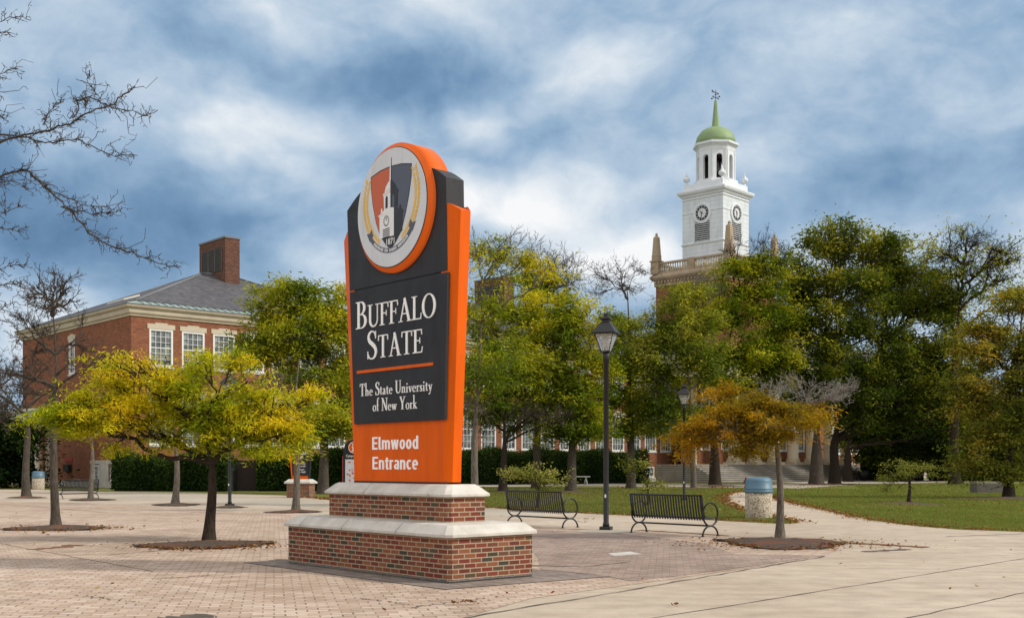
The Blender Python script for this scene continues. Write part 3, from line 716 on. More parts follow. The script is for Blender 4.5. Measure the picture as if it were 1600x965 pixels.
    # ribbon
    def rib(a): r_ = .70; return r_*cos(a), .06+r_*sin(a)*1.06
    q = []
    def rp(a, r_): return (r_*1.0*cos(radians(a)), .07+r_*1.03*sin(radians(a)))
    for i in range(24):
        a, b = 217+106*i/24, 217+106*(i+1)/24
        q.append([rp(a,.735),rp(b,.735),rp(b,.665),rp(a,.665)])
    q.append([rp(222,.75),rp(222,.62),rp(212,.60),rp(214,.67),rp(210,.74)]); q.append([rp(318,.75),rp(318,.62),rp(328,.60),rp(326,.67),rp(330,.74)])
    flat('ribbon', q, 3, 'emb_slate')
    q = []
    for i in range(30):
        a = 232+76*i/29
        if i in (9, 13, 20): continue
        q.append([rp(a-.75,.675),rp(a+.75,.675),rp(a+.75,.722),rp(a-.75,.722)] if i % 3 else [rp(a-.75,.69),rp(a+.75,.675),rp(a+.75,.715),rp(a-.75,.722)])
    flat('ribbon_lettering', q, 4.5, 'emb_white')
    font_text('year_lettering', '1871', .13, 'emb_white', md, (cx, y-e*4.5, cz-.56), width=.21, bold=.002, extr=.001)
    # lettering
    yn = -.15
    serif_text([('B',.43),('UFFALO',.35)], -1.06, 1.04, 3.79, yn).build('name_lettering', 'letter_white', nameb, fixn=False)
    serif_text([('S',.43),('TATE',.35)], -.745, .712, 3.29, yn).build('name_lettering', 'letter_white', nameb, fixn=False)
    serif_text([('The State University',.195)], -.945, .945, 2.715, yn, gap=.07).build('subtitle_lettering', 'letter_white', nameb, fixn=False)
    serif_text([('of New York',.195)], -.585, .575, 2.465, yn, gap=.07).build('subtitle_lettering', 'letter_white', nameb, fixn=False)
    MB().box(-1.03,.965,yn-.012,yn,3.08,3.125).build('orange_rule', 'sign_orange', nameb)
    ob = [o for o in t.children if o.name.startswith('orange_base_panel')][0]
    serif_text([('Elmwood',.198)], -.662, .541, 1.862, yf, gap=.11, font=sans).build('entrance_lettering', 'letter_white', ob, fixn=False)
    serif_text([('Entrance',.198)], -.655, .535, 1.552, yf, gap=.11, font=sans).build('entrance_lettering', 'letter_white', ob, fixn=False)
main_sign()

# ------------------------------------------------------------------ street furniture
def lamp_post(px, py, label):
    x, y = G(px, py)
    t = thing('street_lamp', label, 'street lamp', (x,y,0), radians(-20), 'black lantern street lamps around the plaza')
    MB().box(-.14,.14,-.14,.14,.0,.10,.012).build('base', 'black_iron', t)
    MB().lathe([(.085,.1),(.085,.16),(.068,.2),(.066,4.2),(.085,4.22),(.085,4.42),(.06,4.45)],16).build('pole', 'black_iron', t)
    MB().box(-.02,.02,-.071,-.066,.82,.90).build('sticker', 'letter_white', t)
    def sq(h, z): return [(-h,-h,z),(h,-h,z),(h,h,z),(-h,h,z)]
    cg = MB().loft([sq(.115,4.44),sq(.12,4.47)])
    for sx in (-1,1):
        for sy in (-1,1):
            cg.tube([(sx*.10,sy*.10,4.46),(sx*.235,sy*.235,4.90)], .012, 6)
    cg.loft([sq(.25,4.89),sq(.255,4.92)])
    cage = cg.build('lantern_frame', 'black_iron', t)
    MB().loft([sq(.096,4.47),sq(.228,4.888)]).build('lantern_glass', 'lamp_glass', cage)
    MB().lathe([(.05,4.475),(.075,4.55),(.09,4.62),(.13,4.68),(.14,4.75),(.1,4.82),(.03,4.85)],14).build('lamp_globe', 'clock_white', cage)
    MB().loft([sq(.29,4.90),sq(.295,4.93),sq(.12,5.18),sq(.085,5.2),sq(.085,5.24),sq(.13,5.27),sq(.115,5.31),sq(.05,5.35),sq(.05,5.42),sq(.035,5.43)]).build('lantern_roof', 'black_iron', t)
    return t
lamp_post(947,828,'nearest black lantern street lamp standing between the two slatted benches')
lamp_post(1069,782,'distant black lantern street lamp behind the right bench, lantern above the orange tree')
lamp_post(359,790,'black street lamp beside the brown cabinet, its head hidden in the yellow tree')

def bench(name, label, loc, rotz, s=1.0, group=None):
    t = thing(name, label, 'bench', loc, rotz, group)
    Ln = 2.17
    bk = MB()   # back: slats bent from seat to top; back faces -y, seat +y
    n = 27
    for i in range(n):
        x = -Ln/2+.05+(Ln-.10)*i/(n-1)
        prof = [(-.20,.36),(-.225,.45),(-.27,.66),(-.30,.87),(-.315,.92),(-.34,.925)]
        w = .019
        ra = [(x-w,y_,z_) for y_,z_ in prof]
        vs = [(x-w,y_-.006,z_) for y_,z_ in prof]+[(x+w,y_-.006,z_) for y_,z_ in prof]+[(x+w,y_+.006,z_) for y_,z_ in prof]+[(x-w,y_+.006,z_) for y_,z_ in prof]
        m = len(prof); fs = []
        for k in range(m-1):
            for a in range(4): fs.append([a*m+k,((a+1)%4)*m+k,((a+1)%4)*m+k+1,a*m+k+1])
        bk.add(vs, fs)
    back = bk.build('backrest', 'black_iron', t)
    rl = MB().tube([(-Ln/2,-.318,.925),(Ln/2,-.318,.925)], .02, 8).tube([(-Ln/2,-.215,.42),(Ln/2,-.215,.42)], .018, 8)
    rl.tube([(-Ln/2,-.215,.42),(-Ln/2,-.27,.66),(-Ln/2,-.318,.925)], .02, 8).tube([(Ln/2,-.215,.42),(Ln/2,-.27,.66),(Ln/2,-.318,.925)], .02, 8)
    rl.build('back_frame', 'black_iron', t)
    st = MB()
    for i in range(n):
        x = -Ln/2+.05+(Ln-.10)*i/(n-1); w = .019
        prof = [(-.20,.405),(-.05,.385),(.12,.395),(.23,.415),(.265,.39)]
        vs = [(x-w,y_,z_-.006) for y_,z_ in prof]+[(x+w,y_,z_-.006) for y_,z_ in prof]+[(x+w,y_,z_+.006) for y_,z_ in prof]+[(x-w,y_,z_+.006) for y_,z_ in prof]
        m = len(prof); fs = []
        for k in range(m-1):
            for a in range(4): fs.append([a*m+k,((a+1)%4)*m+k,((a+1)%4)*m+k+1,a*m+k+1])
        st.add(vs, fs)
    st.build('seat', 'black_iron', t)
    MB().tube([(-Ln/2,.0,.235),(Ln/2,.0,.235)], .02, 8).build('stretcher', 'black_iron', t)
    for sx in (-1, 1):
        x = sx*Ln/2
        MB().tube([(x,.0+.265*cos(a),.495+.262*sin(a)) for a in [i*2*pi/28 for i in range(28)]], .021, 8, closed=True).build('arm_ring', 'black_iron', t)
        lg = MB().tube([(x,.275*cos(a),.0+.235*sin(a)) for a in [i*pi/14 for i in range(15)]], .021, 8)
        lg.box(x-.03,x+.03,.245,.315,.0,.012); lg.box(x-.03,x+.03,-.315,-.245,.0,.012)
        lg.build('leg', 'black_iron', t)
    return t
def mid(a, b, n_off):  # centre of a bench from its rear feet
    return ((a[0]+b[0])/2+.749*n_off, (a[1]+b[1])/2+.663*n_off, .012)
b1 = mid((2.86,26.9),(4.30,25.27),.28)
bench('slatted_bench', 'black metal slatted bench with ring arms, right of the nearest lamp post', b1, SR, group='black slatted plaza benches')
b2 = mid((1.30,28.87),(-.14,30.5),.28)
bench('slatted_bench', 'black metal slatted bench left of the lamp post, partly behind the sign base', b2, SR, group='black slatted plaza benches')
x, y = G(113,779)
bench('slatted_bench', 'black metal slatted bench seen from its end near the far left brick wall', (x,y+.6,.012), radians(62), group='black slatted plaza benches')

def bin_(px, py, label):
    x, y = G(px, py); t = thing('litter_bin', label, 'litter bin', (x,y+.4,0), .3, 'pebble litter bins with blue lids')
    MB().lathe([(.40,0),(.405,.02),(.405,.82),(.39,.84)],28).build('body', 'aggregate', t)
    l = MB().lathe([(.43,.80),(.44,.82),(.44,.87),(.415,.885),(.43,.9),(.43,.935),(.405,.95),(.40,1.15),(.385,1.2),(.30,1.265),(.05,1.27)],28)
    l.build('lid', 'bin_blue', t); return t
bin_(1190,811,'beige pebble litter bin with blue lid behind the orange tree trunk')
bin_(56,764.5,'beige pebble litter bin with blue lid beside the far left doorway')

def small_sign():
    x, y = G(470,777); t = thing('hall_sign', 'small charcoal and orange hall sign on a brick pedestal behind a grey trunk', 'sign', (x,y,0), radians(-14))
    MB().box(-.62,.62,-.35,.35,0,.72).build('pedestal', 'plinth_brick', t)
    MB().loft([[(-.72,-.45,.72),(.72,-.45,.72),(.72,.45,.72),(-.72,.45,.72)],[(-.72,-.45,.80),(.72,-.45,.80),(.72,.45,.80),(-.72,.45,.80)],[(-.55,-.25,.95),(.55,-.25,.95),(.55,.25,.95),(-.55,.25,.95)]]).build('capstone', 'limestone', t)
    MB().prism([(-.42,.95),(.42,.95),(.44,1.12),(-.44,1.12)], -.1,.1).build('orange_base_panel', 'sign_orange', t)
    pn = MB().prism([(-.40,1.12),(.42,1.12),(.47,2.3),(.3,2.62),(-.3,2.62),(-.45,2.3)], -.12,.1).build('name_board', 'sign_dark', t)
    MB().prism([(-.46,.95),(-.40,.95),(-.48,2.2),(-.58,2.15)], -.11,.11).build('side_pylon', 'sign_orange', t)
    MB().prism([(.43,.95),(.47,.95),(.56,2.15),(.49,2.2)], -.09,.11).build('side_pylon', 'sign_dark', t)
    font_text('lettering', 'Rockwell\nHall', .2, 'letter_white', pn, (0,-.125,2.2), extr=.003, bold=.002, width=.7)
    font_text('lettering', 'Performing\nArts Center', .13, 'letter_white', pn, (0,-.125,1.7), extr=.003, width=.66)
    font_text('lettering', 'Museum\nGreat Hall', .13, 'letter_white', pn, (0,-.125,1.4), extr=.003, width=.6)
small_sign()
def info_sign():
    t = thing('map_sign', 'black information map post just left of the main sign', 'sign', (-5.62,40,0), radians(-20))
    b = MB().box(-.42,.42,-.08,.08,0,2.1).prism([(-.42,2.1),(.42,2.1),(.36,2.35),(.22,2.5),(0,2.56),(-.22,2.5),(-.36,2.35)], -.08,.08).build('board', 'sign_dark', t)
    MB().prism([(-.46,.1),(-.422,.1),(-.422,2.0),(-.46,1.95)], -.07,.07).build('side_pylon', 'red_sign', t)
    MB().prism([(.422,.1),(.46,.1),(.46,1.95),(.422,2.0)], -.07,.07).build('side_pylon', 'red_sign', t)
    n = 28
    MB().prism([(.2*cos(2*pi*i/n),2.27+.2*sin(2*pi*i/n)) for i in range(n)], -.09,-.08).build('symbol_rim', 'letter_white', b)
    MB().prism([(.175*cos(2*pi*i/n),2.27+.175*sin(2*pi*i/n)) for i in range(n)], -.095,-.09).build('symbol_disc', 'sign_orange', b)
    MB().box(-.03,.03,-.1,-.095,2.14,2.3).box(-.06,.0,-.1,-.0951,2.28,2.31).box(-.07,.07,-.1,-.0952,2.13,2.155).box(-.035,.035,-.1,-.095,2.34,2.4).build('symbol_letter','letter_white',b)
    font_text('lettering', 'Campus Map', .13, 'letter_white', b, (0,-.085,1.93), extr=.003, width=.6)
    MB().box(-.33,.33,-.087,-.08,1.0,1.85).build('map', 'emb_bg', b)
    mp = MB()
    for i in range(16):
        xx, zz = rnd.uniform(-.28,.2), rnd.uniform(1.05,1.75); mp.box(xx,xx+rnd.uniform(.04,.1),-.09,-.087,zz,zz+rnd.uniform(.02,.07))
    mp.build('map_blocks', 'emb_orange', b)
    tx = MB()
    for i in range(9): tx.box(-.33,.33-rnd.uniform(.02,.3),-.084,-.08,.85-i*.06,.875-i*.06)
    tx.build('text_lines', 'letter_white', b)
info_sign()
x, y = G(381,766.3)
t = thing('utility_cabinet', 'plain dark brown utility cabinet between the hedges', 'cabinet', (x,y+.5,0), radians(15))
cb = MB().box(-.85,.85,-.5,.5,0,1.95).build('body', 'cabinet', t)
MB().box(-.83,-.01,-.52,-.5,.1,1.85).build('door', 'cabinet', t); MB().box(.01,.83,-.52,-.5,.1,1.85).build('door', 'cabinet', t)
MB().box(-.88,.88,-.54,.53,1.95,2.0).build('lid', 'cabinet', t)
x, y = G(1166,761)
t = thing('fire_hydrant', 'dark red fire hydrant standing on the lawn left of the blue lidded bin', 'hydrant', (x,y,0))
hb = MB().lathe([(.17,0),(.17,.06),(.12,.08),(.12,.5),(.16,.52),(.16,.58),(.13,.6),(.1,.72),(.04,.78),(.04,.82)],14).build('barrel', 'red_paint', t)
MB().tube([(-.22,0,.42),(.22,0,.42)], .06, 10).build('side_outlet', 'red_paint', t); MB().tube([(0,0,.4),(0,-.22,.4)], .08, 10).build('front_outlet', 'red_paint', t)
x, y = G(1350,750.5)
t = thing('planter_pot', 'black round pot on the forecourt near the portico steps', 'pot', (x,y,0))
MB().lathe([(.4,0),(.62,.3),(.72,.8),(.62,1.05),(.66,1.12),(.5,1.12)],16).build('bowl', 'black_iron', t)
MB().tube([(-.75,0,.7),(-.8,0,.1)], .05, 6).tube([(.75,0,.7),(.8,0,.1)], .05, 6).build('stand', 'black_iron', t)
x, y = G(1540,770)
o = MB().box(-.8,1.0,-.4,.4,0,.62,.05).build('stone_block', 'stone_block', None, (x,y,0), .1); o['label'] = 'low grey stone block behind the olive tree at right'; o['category'] = 'stone block'
def wtable(px,py,label):
    x, y = G(px,py); t = thing('picnic_table', label, 'table', (x,y,0), .2, 'small white tables before the hedge')
    MB().box(-.9,.9,-.35,.35,.68,.75).build('tabletop','white_trim',t)
    for s in (-1,1):
        MB().tube([(s*.6,-.5,0),(s*.6,0,.7)],.05,6).tube([(s*.6,.5,0),(s*.6,0,.7)],.05,6).build('leg','white_trim',t)
wtable(905,757,'small white table before the hedge, seen between the trunks')

# ------------------------------------------------------------------ buildings
def wall_holes(x0,x1,z0,z1,holes,depth=.18):
    """wall plane y=0 facing -y with rectangular openings and reveals"""
    xs = sorted({x0,x1,*[h[0] for h in holes],*[h[1] for h in holes]}); zs = sorted({z0,z1,*[h[2] for h in holes],*[h[3] for h in holes]})
    mb = MB()
    for i in range(len(xs)-1):
        for j in range(len(zs)-1):
            cx, cz = (xs[i]+xs[i+1])/2, (zs[j]+zs[j+1])/2
            if any(h[0] < cx < h[1] and h[2] < cz < h[3] for h in holes): continue
            mb.add([(xs[i],0,zs[j]),(xs[i+1],0,zs[j]),(xs[i+1],0,zs[j+1]),(xs[i],0,zs[j+1])],[[0,1,2,3]])
    for a,b,c,d in holes:
        mb.add([(a,0,c),(b,0,c),(b,0,d),(a,0,d),(a,depth,c),(b,depth,c),(b,depth,d),(a,depth,d)],[[0,1,5,4],[1,2,6,5],[2,3,7,6],[3,0,4,7]])
    return mb
def xform(mb, rotz, off):
    c, s = cos(rotz), sin(rotz)
    mb.v = [(x*c-y*s+off[0], x*s+y*c+off[1], z+off[2]) for x,y,z in mb.v]; return mb
_win = {}
def window(parent, x, z0, w, h, rotz=0, off=(0,0,0), lintel=True, cols=4, rows=6, dark=False):
    key = (round(w,2),round(h,2),lintel,cols,rows,dark)
    if key not in _win:
        g = MB().add([(-w/2,.12,0),(w/2,.12,0),(w/2,.12,h),(-w/2,.12,h)],[[0,1,2,3]])
        f = MB(); fr = .13
        f.box(-w/2,-w/2+fr,-.02,.11,0,h).box(w/2-fr,w/2,-.02,.11,0,h).box(-w/2+fr,w/2-fr,-.02,.11,h-fr,h).box(-w/2+fr,w/2-fr,-.02,.11,0,fr)
        for i in range(1,cols):
            xx = -w/2+fr+(w-2*fr)*i/cols; f.box(xx-.018,xx+.018,.06,.105,fr,h-fr)
        for j in range(1,rows):
            zz = fr+(h-2*fr)*j/rows; hh = .035 if j*2 == rows else .016; f.box(-w/2+fr,w/2-fr,.055,.10,zz-hh,zz+hh)
        s = MB().box(-w/2-.08,w/2+.08,-.09,.0,-.14,-.002)
        l = MB()
        if lintel:
            l.prism([(-w/2-.16,h+.002),(w/2+.16,h+.002),(w/2+.16,h+.36),(w*.26,h+.36),(w*.26,h+.46),(-w*.26,h+.46),(-w*.26,h+.36),(-w/2-.16,h+.36)], -.05, -.001)
        G_ = bpy.data.meshes.new
        ms = []
        for nm, mb in (('window',g),('window_frame',f),('window_sill',s),('window_lintel',l)):
            if not mb.v: ms.append(None); continue
            o = mb.build(nm, {'window': 'glass_dark' if dark else 'glass','window_frame':'white_trim','window_sill':'limestone','window_lintel':'cornice'}[nm], None); me = o.data; bpy.data.objects.remove(o); ms.append(me)
        _win[key] = ms
    ms = _win[key]; c, s_ = cos(rotz), sin(rotz)
    o = link('window', ms[0], None, parent, (x*c+off[0], x*s_+off[1], z0+off[2]), rotz)
    link('window_frame', ms[1], None, o)
    link('window_sill', ms[2], None, o)
    if ms[3]: link('window_lintel', ms[3], None, o)
    return o
def hip_roof(t, Lx, Ly, ze, zt, ov, copper=True):
    x0,x1,y0,y1 = -ov,Lx+ov,-ov,Ly+ov
    sl = (zt-ze)/(Ly/2+ov)
    if copper:
        k = 1.1; z1 = ze+k*sl*.75
        a = [(x0,y0,ze),(x1,y0,ze),(x1,y1,ze),(x0,y1,ze)]; b = [(x0+k,y0+k,z1),(x1-k,y0+k,z1),(x1-k,y1-k,z1),(x0+k,y1-k,z1)]
        o = MB().loft([a,b],cap=False).build('eaves_strip', 'copper', t)
        s = MB(); n = int((x1-x0)/.62)
        for i in range(1,n):
            xx = x0+k*.6+(x1-x0-k*1.2)*i/n; s.tube([(xx,y0+.0,ze+.02),(xx,y0+k,z1+.02)], .028, 4)
        s.build('standing_seam', 'copper_seam', o)
    else: k = 0; z1 = ze; b = [(x0,y0,ze),(x1,y0,ze),(x1,y1,ze),(x0,y1,ze)]
    h = (y1-y0)/2
    r1, r2 = (x0+h, Ly/2, zt), (x1-h, Ly/2, zt)
    z1 += .03
    b = [(x,y,z1) for x,y,z in b]
    o = MB().add(b+[r1,r2],[[0,1,5,4],[1,2,5],[2,3,4,5],[3,0,4]]).build('roof', 'slate', t)
    MB().tube([b[0],r1],.09,6).tube([b[1],r2],.09,6).tube([b[2],r2],.09,6).tube([b[3],r1],.09,6).tube([r1,r2],.09,6).build('ridge_cap','lead',o)
    return o, sl
def cornice_(t, Lx, Ly, z0, ze, ov):
    prof = [(.02,z0),(.10,z0+.02),(.10,z0+.16),(.22,z0+.2),(.26,z0+.3),(.26,ze-.28),(ov-.05,ze-.2),(ov,ze-.12),(ov,ze-.01)]
    rings = [[(-o,-o,z),(Lx+o,-o,z),(Lx+o,Ly+o,z),(-o,Ly+o,z)] for o,z in prof]
    c = MB().loft(rings).build('cornice', 'cornice', t)
    o = ov+.06
    MB().loft([[(-o,-o,ze-.012),(Lx+o,-o,ze-.012),(Lx+o,Ly+o,ze-.012),(-o,Ly+o,ze-.012)],[(-o,-o,ze+.05),(Lx+o,-o,ze+.05),(Lx+o,Ly+o,ze+.05),(-o,Ly+o,ze+.05)]]).build('gutter','lead',c)

def wing(name, label, loc, rotz, Lx, Ly, nwin, chim_x, x_first=2.25, detail=True, ground=0):
    t = thing(name, label, 'building', loc, rotz)
    zb = 12.35; ze = 13.15
    fx = [x_first+2.5*i for i in range(nwin)]
    holes = [(x-.9,x+.9,8.85,11.55) for x in fx]+[(x-.9,x+.9,3.15,6.75) for x in fx]+[(x-.6,x+.6,.45,1.55) for x in fx]
    w = wall_holes(0,Lx,0,zb,holes)
    sides = [(10.6,11.8,8.85,11.55),(5.8,6.9,.5,1.7),(2.6,3.7,.5,1.7)] if detail else []
    # side wall faces -x : build along y then rotate
    sw = wall_holes(-Ly,0,0,zb,[(-b,-a,c,d) for a,b,c,d in sides])
    xform(sw, -pi/2, (0,0,0)); 
    wv = MB(); wv.add(w.v, w.f); wv.add(sw.v, sw.f)
    wv.add([(Lx,0,0),(Lx,Ly,0),(Lx,Ly,zb),(Lx,0,zb)],[[0,1,2,3]]).add([(Lx,Ly,0),(0,Ly,0),(0,Ly,zb),(Lx,Ly,zb)],[[0,1,2,3]])
    wl = wv.build('wall', 'hall_brick', t, fixn=False)
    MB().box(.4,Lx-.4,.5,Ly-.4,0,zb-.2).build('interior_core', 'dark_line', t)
    for x in fx:
        window(t, x, 8.85, 1.8, 2.7); window(t, x, 3.15, 1.8, 3.6); window(t, x, .45, 1.2, 1.1, lintel=False, cols=2, rows=2)
    for a,b,c,d in sides:
        window(t, -(a+b)/2, c, b-a, d-c, rotz=-pi/2, lintel=(c>3), cols=2, rows=6 if c > 3 else 3)
    # stone water table
    m = MB().box(-.05,Lx+.05,-.05,0-.002,0,.42).box(-.05,-.002,0,Ly,0,.42).build('stone_base','limestone',t)
    cornice_(t, Lx, Ly, zb, ze, .5)
    o, sl = hip_roof(t, Lx, Ly, ze+.05, 18.1, .55)
    if chim_x is not None:
        cx, cy = chim_x, Ly/2
        MB().box(cx,cx+1.35,cy-2.35,cy+2.35,15.5,20.9).build('chimney', 'dark_brick', o)
        ch = [q for q in o.children if q.name.startswith('chimney')][0]
        MB().box(cx-.06,cx+1.41,cy-2.41,cy+2.41,20.9,21.05).build('chimney_cap','lead',t)
        MB().box(cx-.02,cx-.003,cy-1.8,cy+1.8,18.2,20.2).build('louvre_panel','louvre_dark',t)
        lv = MB()
        for i in range(11):
            for k in range(3):
                y0 = cy-1.8+k*1.2+.06; lv.box(cx-.07,cx-.02,y0,y0+1.08,18.25+i*.18,18.31+i*.18)
        for k in range(4): lv.box(cx-.08,cx-.02,cy-1.8+k*1.2-.04,cy-1.8+k*1.2+.04,18.2,20.2)
        lv.build('louvre','louvre_grey',t)
    return t
WR = atan2(.670,.742)
wl = wing('brick_building', 'red brick building with slate hip roof and louvred chimney at far left', (-27.2,80,0), WR, 25, 22.4, 9, 12.0)
# basement surround, doorway, red sign on the side of the left building
MB().box(-.07,-.003,1.9,2.5,0,2.0).box(-.07,-.003,4.0,5.6,0,1.78).box(-.07,-.003,1.9,7.4,1.78,2.05).build('basement_surround','limestone',wl)
pt = MB().box(-1.3,-.003,15.8,22.4,5.3,5.6).box(-1.2,-.003,16.0,22.2,5.6,6.1).box(-1.45,-.003,15.6,22.6,6.1,6.3)
pt.build('portal_entablature','white_trim',wl)
for yy in (16.3,21.9):
    MB().lathe([(.4,0),(.4,.25),(.3,.3),(.27,5.0),(.36,5.1),(.38,5.3)],18,-.8,yy).build('portal_column','column',wl)
    MB().box(-.12,-.003,yy-.3,yy+.3,0,5.3).build('pilaster','column',wl)
dr = MB().box(-.06,-.003,18.3,20.0,.2,3.6).build('door','wood_door',wl)
MB().box(-.1,-.06,18.2,18.32,.2,3.7).box(-.1,-.06,19.98,20.1,.2,3.7).box(-.1,-.06,18.2,20.1,3.6,3.75).box(-.1,-.06,19.1,19.2,.2,3.6).build('door_frame','white_trim',dr)
MB().box(-.06,-.003,11.0,12.6,1.95,2.25).build('red_sign','red_sign',wl); MB().box(-.3,-.003,11.2,12.3,1.2,1.75).build('wall_box','black_iron',wl)
rv = MB().add([(-.3,.6,13.5),(-.3,3.6,13.5),(.9,3.6,13.9),(.9,.6,13.9),(-.3,.6,13.6),(-.3,3.6,13.6),(.9,3.6,14.05),(.9,.6,14.05)],[[0,1,2,3],[4,5,6,7],[0,1,5,4],[1,2,6,5],[2,3,7,6],[3,0,4,7]])
rv.build('roof_hatch','limestone',wl)
def along(s, off=0): return (-27.2+.742*s-.670*off, 80+.670*s+.742*off, 0)
w2 = wing('brick_hall', 'long red brick hall glimpsed behind the middle trees', along(29), WR, 36, 20, 14, 13.5, detail=False)
w3 = wing('brick_hall', 'red brick hall wing behind the dark trees at right', (24.5+10*.742, 124.5+10*.67+1,0), WR, 62, 18, 20, None, x_first=2.0, detail=False)

def tower():
    cx, cy = 24.0, 132.0
    t = thing('clock_tower', 'white wooden clock tower with green dome rising from a brick base', 'tower', (cx,cy,0), radians(47))
    a = 5.0
    MB().box(-a,a,-a,a,0,23.2).build('brick_shaft','hall_brick',t)
    rings = [[(-o,-o,z),(o,-o,z),(o,o,z),(-o,o,z)] for o,z in ((a+.02,22.6),(a+.15,22.65),(a+.15,23.2),(a+.4,23.4),(a+.55,23.6),(a+.55,23.8),(a+.35,23.95),(a+.2,24.1))]
    MB().loft(rings).build('shaft_cornice','sandstone',t)
    dn = MB()
    for i in range(22):
        u = -a+.2+(2*a-.4)*i/21
        dn.box(u-.11,u+.11,-a-.42,-a-.16,23.0,23.22).box(-a-.42,-a-.16,u-.11,u+.11,23.0,23.22)
    dn.build('cornice_blocks','sandstone',t)
    z0, z1 = 24.1, 25.45
    bs = a-.05
    rail = MB()
    for s in (-1,1):
        rail.box(-bs,bs,s*bs-.18,s*bs+.18,z1-.22,z1).box(-bs,bs,s*bs-.18,s*bs+.18,z0,z0+.25)
        rail.box(s*bs-.175,s*bs+.175,-bs,bs,z1-.223,z1-.003).box(s*bs-.175,s*bs+.175,-bs,bs,z0,z0+.247)
    rl = rail.build('balustrade','sandstone',t)
    bo = MB().lathe([(.08,z0+.25),(.13,z0+.45),(.06,z0+.85),(.1,z1-.22)],6).build('baluster','cornice',rl); bo.hide_render = False; first = [bo]
    for side in range(4):
        for i in range(27):
            u = -bs+.7+(2*bs-1.4)*i/26
            if abs(u) < .45: continue
            x, y = ((u,-bs),(u,bs),(-bs,u),(bs,u))[side]
            q = first.pop() if first else link('baluster', bo.data, None, rl)
            q.location = (x,y,0)
    ps = MB()
    for x,y in ((0,-bs),(-bs,0),(0,bs),(bs,0)): ps.box(x-.45,x+.45,y-.22,y+.22,z0,z1+.05) if abs(y) > 1 else ps.box(x-.22,x+.22,y-.45,y+.45,z0,z1+.05)
    ps.build('pier','sandstone',rl)
    for sx in (-1,1):
        for sy in (-1,1):
            x, y = sx*bs, sy*bs
            def q(h,z): return [(x-h,y-h,z),(x+h,y-h,z),(x+h,y+h,z),(x-h,y+h,z)]
            o = MB().loft([q(.5,z0),q(.5,z1+.1),q(.6,z1+.12),q(.6,z1+.25),q(.42,z1+.3),q(.40,z1+.8),q(.44,z1+.85),q(.38,z1+.9),q(.27,z1+3.0),q(.05,z1+3.25)]).lathe([(.0,z1+3.1),(.13,z1+3.2),(.17,z1+3.35),(.1,z1+3.5),(.02,z1+3.55)],8,x,y).build('obelisk','sandstone',t)
    w = 2.78
    MB().box(-w,w,-w,w,23.8,33.0).build('clock_stage','siding',t)
    def ledge(z, o, h, mat='white_paint', name='ledge'):
        MB().loft([[(-w-k,-w-k,zz),(w+k,-w-k,zz),(w+k,w+k,zz),(-w-k,w+k,zz)] for k,zz in ((.01,z-h),(o*.5,z-h*.6),(o,z-h*.3),(o,z),(.0,z+.06))]).build(name,mat,t)
    ledge(27.55,.14,.22); ledge(31.15,.07,.1); ledge(32.75,.1,.14)
    MB().loft([[(-w-k,-w-k,zz),(w+k,-w-k,zz),(w+k,w+k,zz),(-w-k,w+k,zz)] for k,zz in ((.02,32.95),(.15,33.05),(.2,33.2),(.42,33.35),(.5,33.55),(.5,33.7),(.3,33.78))]).build('stage_cornice','white_paint',t)
    MB().box(-w+.1,w-.1,-w+.1,w-.1,33.75,34.55).build('blocking_course','white_paint',t)
    MB().lathe([(2.62,34.5),(2.62,34.95),(2.5,35.0)],8,smooth=False,a0=pi/8).build('lantern_base','white_paint',t)
    # clocks and louvres on the two seen faces (and the others)
    for k in range(4):
        rz = k*pi/2
        e = bpy.data.objects
        def place(mb, nm, mat, par=t): xform(mb, rz, (0,0,0)); return mb.build(nm, mat, par)
        n = 32
        cz = 30.95
        fc = place(MB().loft([[(r*cos(2*pi*i/n), y_, cz+r*sin(2*pi*i/n)) for i in range(n)] for r,y_ in ((1.22,-w),(1.22,-w-.12),(1.0,-w-.16),(.98,-w-.10),(.0,-w-.10))],cap=False),'clock','white_paint')
        place(MB().loft([[(r*cos(2*pi*i/n), y_, cz+r*sin(2*pi*i/n)) for i in range(n)] for r,y_ in ((.86,-w-.10),(.86,-w-.13),(.57,-w-.13),(.57,-w-.10))],cap=False),'clock_ring','emb_black',fc)
        place(MB().loft([[(r*cos(2*pi*i/n), y_, cz+r*sin(2*pi*i/n)) for i in range(n)] for r,y_ in ((.565,-w-.115),(.0,-w-.115))],cap=False),'clock_face','clock_white',fc)
        tk = MB()
        for i in range(12):
            A = i*pi/6; tk.prism([(.62*cos(A-.04),cz+.62*sin(A-.04)),(.80*cos(A-.04),cz+.80*sin(A-.04)),(.80*cos(A+.04),cz+.80*sin(A+.04)),(.62*cos(A+.04),cz+.62*sin(A+.04))],-w-.138,-w-.131)
        place(tk,'hour_mark','clock_white',fc)
        hd = MB()
        for ang, l, wd in ((radians(90+45),.48,.07),(radians(-90-12),.78,.05)):
            hd.prism([(-wd*sin(ang),cz+wd*cos(ang)),(l*cos(ang),cz+l*sin(ang)),(wd*sin(ang),cz-wd*cos(ang)),(-.15*cos(ang),cz-.15*sin(ang))],-w-.16-.01*l,-w-.142)
        place(hd,'clock_hand','emb_black',fc)
        place(MB().box(-1.05,1.05,-w-.02,-w-.003,27.75,29.95),'louvre_panel','louvre_dark')
        lv = MB()
        for i in range(10):
            zz = 27.78+i*.225; lv.add([(-1.02,-w-.10,zz),(1.02,-w-.10,zz),(1.02,-w-.025,zz+.05),(-1.02,-w-.025,zz+.05)],[[0,1,2,3]]); lv.box(-1.02,1.02,-w-.10,-w-.03,zz-.035,zz)
        lv.box(-1.14,-1.04,-w-.08,-w-.003,27.65,30.0).box(1.04,1.14,-w-.08,-w-.003,27.65,30.0)
